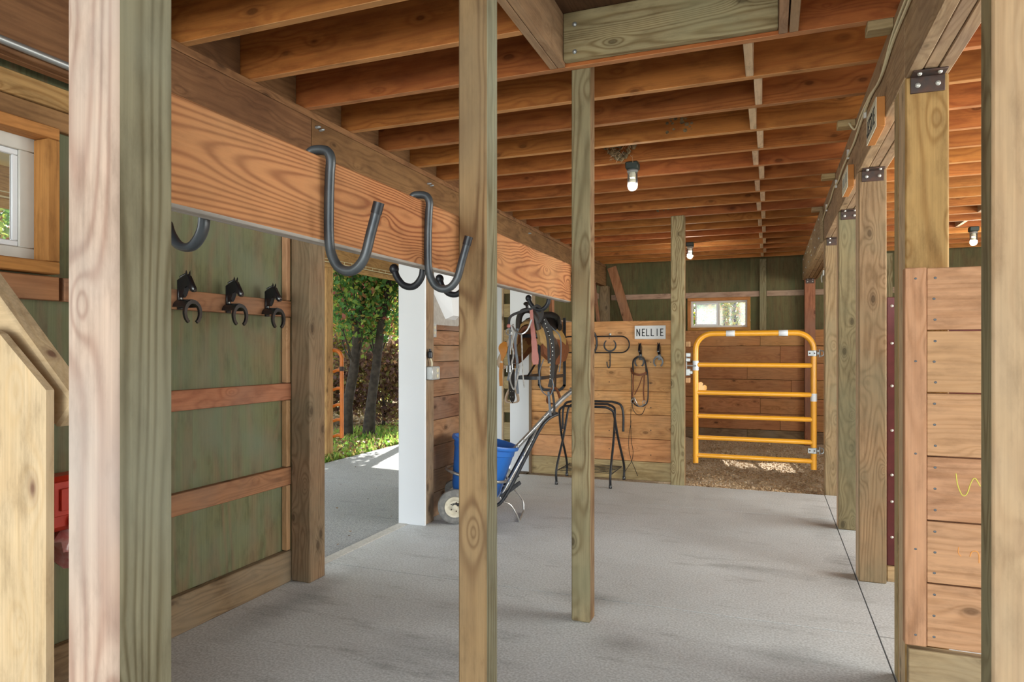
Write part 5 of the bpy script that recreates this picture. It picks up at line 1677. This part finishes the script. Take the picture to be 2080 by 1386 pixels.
tree(-5.95, 8.55, 4.6, 0.082, (0.35, 0.5), (-6.1, 8.9, 2.75, 1.0, 1.0, 1.25), 8000, M_L1, 'dark trunked tree with green and reddish leaves, left one of a pair outside the doorway')
tree(-5.70, 8.75, 4.8, 0.078, (0.5, 0.4), (-5.75, 9.3, 2.9, 0.75, 0.9, 1.2), 5000, M_L1, 'dark trunked tree with green and reddish leaves, right one of a pair outside the doorway')
tree(-7.0, 11.0, 4.2, 0.08, (0.1, 0.2), (-7.1, 11.0, 2.1, 1.1, 1.0, 1.6), 7000, M_L2, 'yellowing tree behind the pair of dark trunks')
tree(-8.9, 12.2, 4.6, 0.09, (-0.2, 0.2), (-8.9, 12.3, 2.3, 1.8, 1.4, 1.9), 8000, M_L2, 'yellow green tree further behind the left dark trunk')
tree(-6.3, 10.2, 1.6, 0.03, (0.0, 0.1), (-6.2, 10.2, 0.8, 0.9, 0.6, 0.7), 5000, M_L3, 'low purple brown bush beneath the trees outside', 0.04, 'bush', 'bare_bush', 40)
tree(-7.6, 9.9, 1.8, 0.03, (0.1, 0.1), (-7.5, 9.9, 0.9, 0.9, 0.7, 0.8), 5000, M_L3, 'low purple brown bush left of the trunks', 0.04, 'bush', 'bare_bush', 40)
tree(-8.3, 14.5, 5.5, 0.10, (0, 0), (-8.3, 14.5, 2.5, 2.6, 1.5, 2.3), 9000, M_L1, 'distant green tree closing the view through the doorway')
tree(-10.6, 13.0, 5.5, 0.10, (0, 0), (-10.6, 13.0, 2.6, 2.3, 1.5, 2.4), 7000, M_L3, 'distant brownish tree far left beyond the doorway')
tree(-8.6, 4.6, 4.6, 0.10, (0.2, 0.1), (-8.4, 4.8, 2.4, 1.6, 2.2, 1.4), 9000, M_L1, 'green tree seen through the left window')
tree(-9.6, 7.4, 4.8, 0.10, (0.2, 0.1), (-9.4, 7.4, 2.5, 1.6, 1.8, 1.8), 7000, M_L2, 'yellow green tree between the window view and the doorway view')
# behind the far window
tree(-1.7, 15.6, 3.0, 0.06, (0.1, 0), (-1.7, 15.6, 2.0, 0.9, 0.6, 1.15), 5000, M_L1, 'green tree behind the left pane of the far window')
tree(-0.75, 15.0, 3.0, 0.06, (0.1, 0), (-0.75, 15.0, 1.75, 0.85, 0.6, 0.95), 3600, M_L2, 'yellow green tree behind the right pane of the far window')
tree(0.6, 16.5, 3.2, 0.06, (0.1, 0), (0.6, 16.5, 1.8, 1.2, 0.6, 1.0), 3000, M_L3, 'brownish shrub behind the far wall, right of the window')

# grass strip along the pavement
n = 9000
gx = -4.86 - RNG.uniform(0, 1, n) ** 1.4 * 1.5
gy = RNG.uniform(4.5, 11.5, n)
a = RNG.uniform(0, 6.283, n)
hgt = RNG.uniform(0.03, 0.11, n) * (0.6 + 0.8 * (np.sin(gy * 2.3) * 0.5 + 0.5))
wv = 0.012 + 0.02 * RNG.uniform(0, 1, n) ** 3
b0 = np.stack([gx, gy, np.full(n, -0.03)], 1)
dx = np.stack([np.cos(a), np.sin(a), np.zeros(n)], 1) * wv[:, None]
tip = np.stack([np.cos(a + 1.5) * hgt * 0.5, np.sin(a + 1.5) * hgt * 0.5, hgt], 1)
V = np.stack([b0 - dx * 0.4, b0 + tip * 0.5 + dx, b0 + tip, b0 + tip * 0.45 - dx], 1).reshape(-1, 3)
me = quadmesh('grass', V)
me.materials.append(M_grass)
o = bpy.data.objects.new('grass_strip', me)
COL.objects.link(o)
tag(o, 'bright green grass and weeds along the edge of the pavement outside', 'grass', kind='stuff')
n = 5000
P = np.stack([-4.84 - RNG.uniform(0, 1, n) ** 1.2 * 5, RNG.uniform(3.5, 13, n), RNG.uniform(-0.01, 0.06, n)], 1)
me = quadmesh('litter', quads(P, 0.035, flat=0.6))
me.materials.append(M_litter)
o = bpy.data.objects.new('leaf_litter', me)
COL.objects.link(o)
tag(o, 'brown fallen leaves covering the ground under the trees', 'leaves', kind='stuff')
n = 110
P = np.stack([RNG.uniform(-4.7, -2.7, n), RNG.uniform(3.3, 9, n), RNG.uniform(-0.008, -0.002, n)], 1)
me = quadmesh('scatter', quads(P, 0.013, flat=0.93))
me.materials.append(M_litter)
o = bpy.data.objects.new('scattered_leaves', me)
COL.objects.link(o)
tag(o, 'small dry leaves scattered over the shaded pavement', 'leaves', kind='stuff')
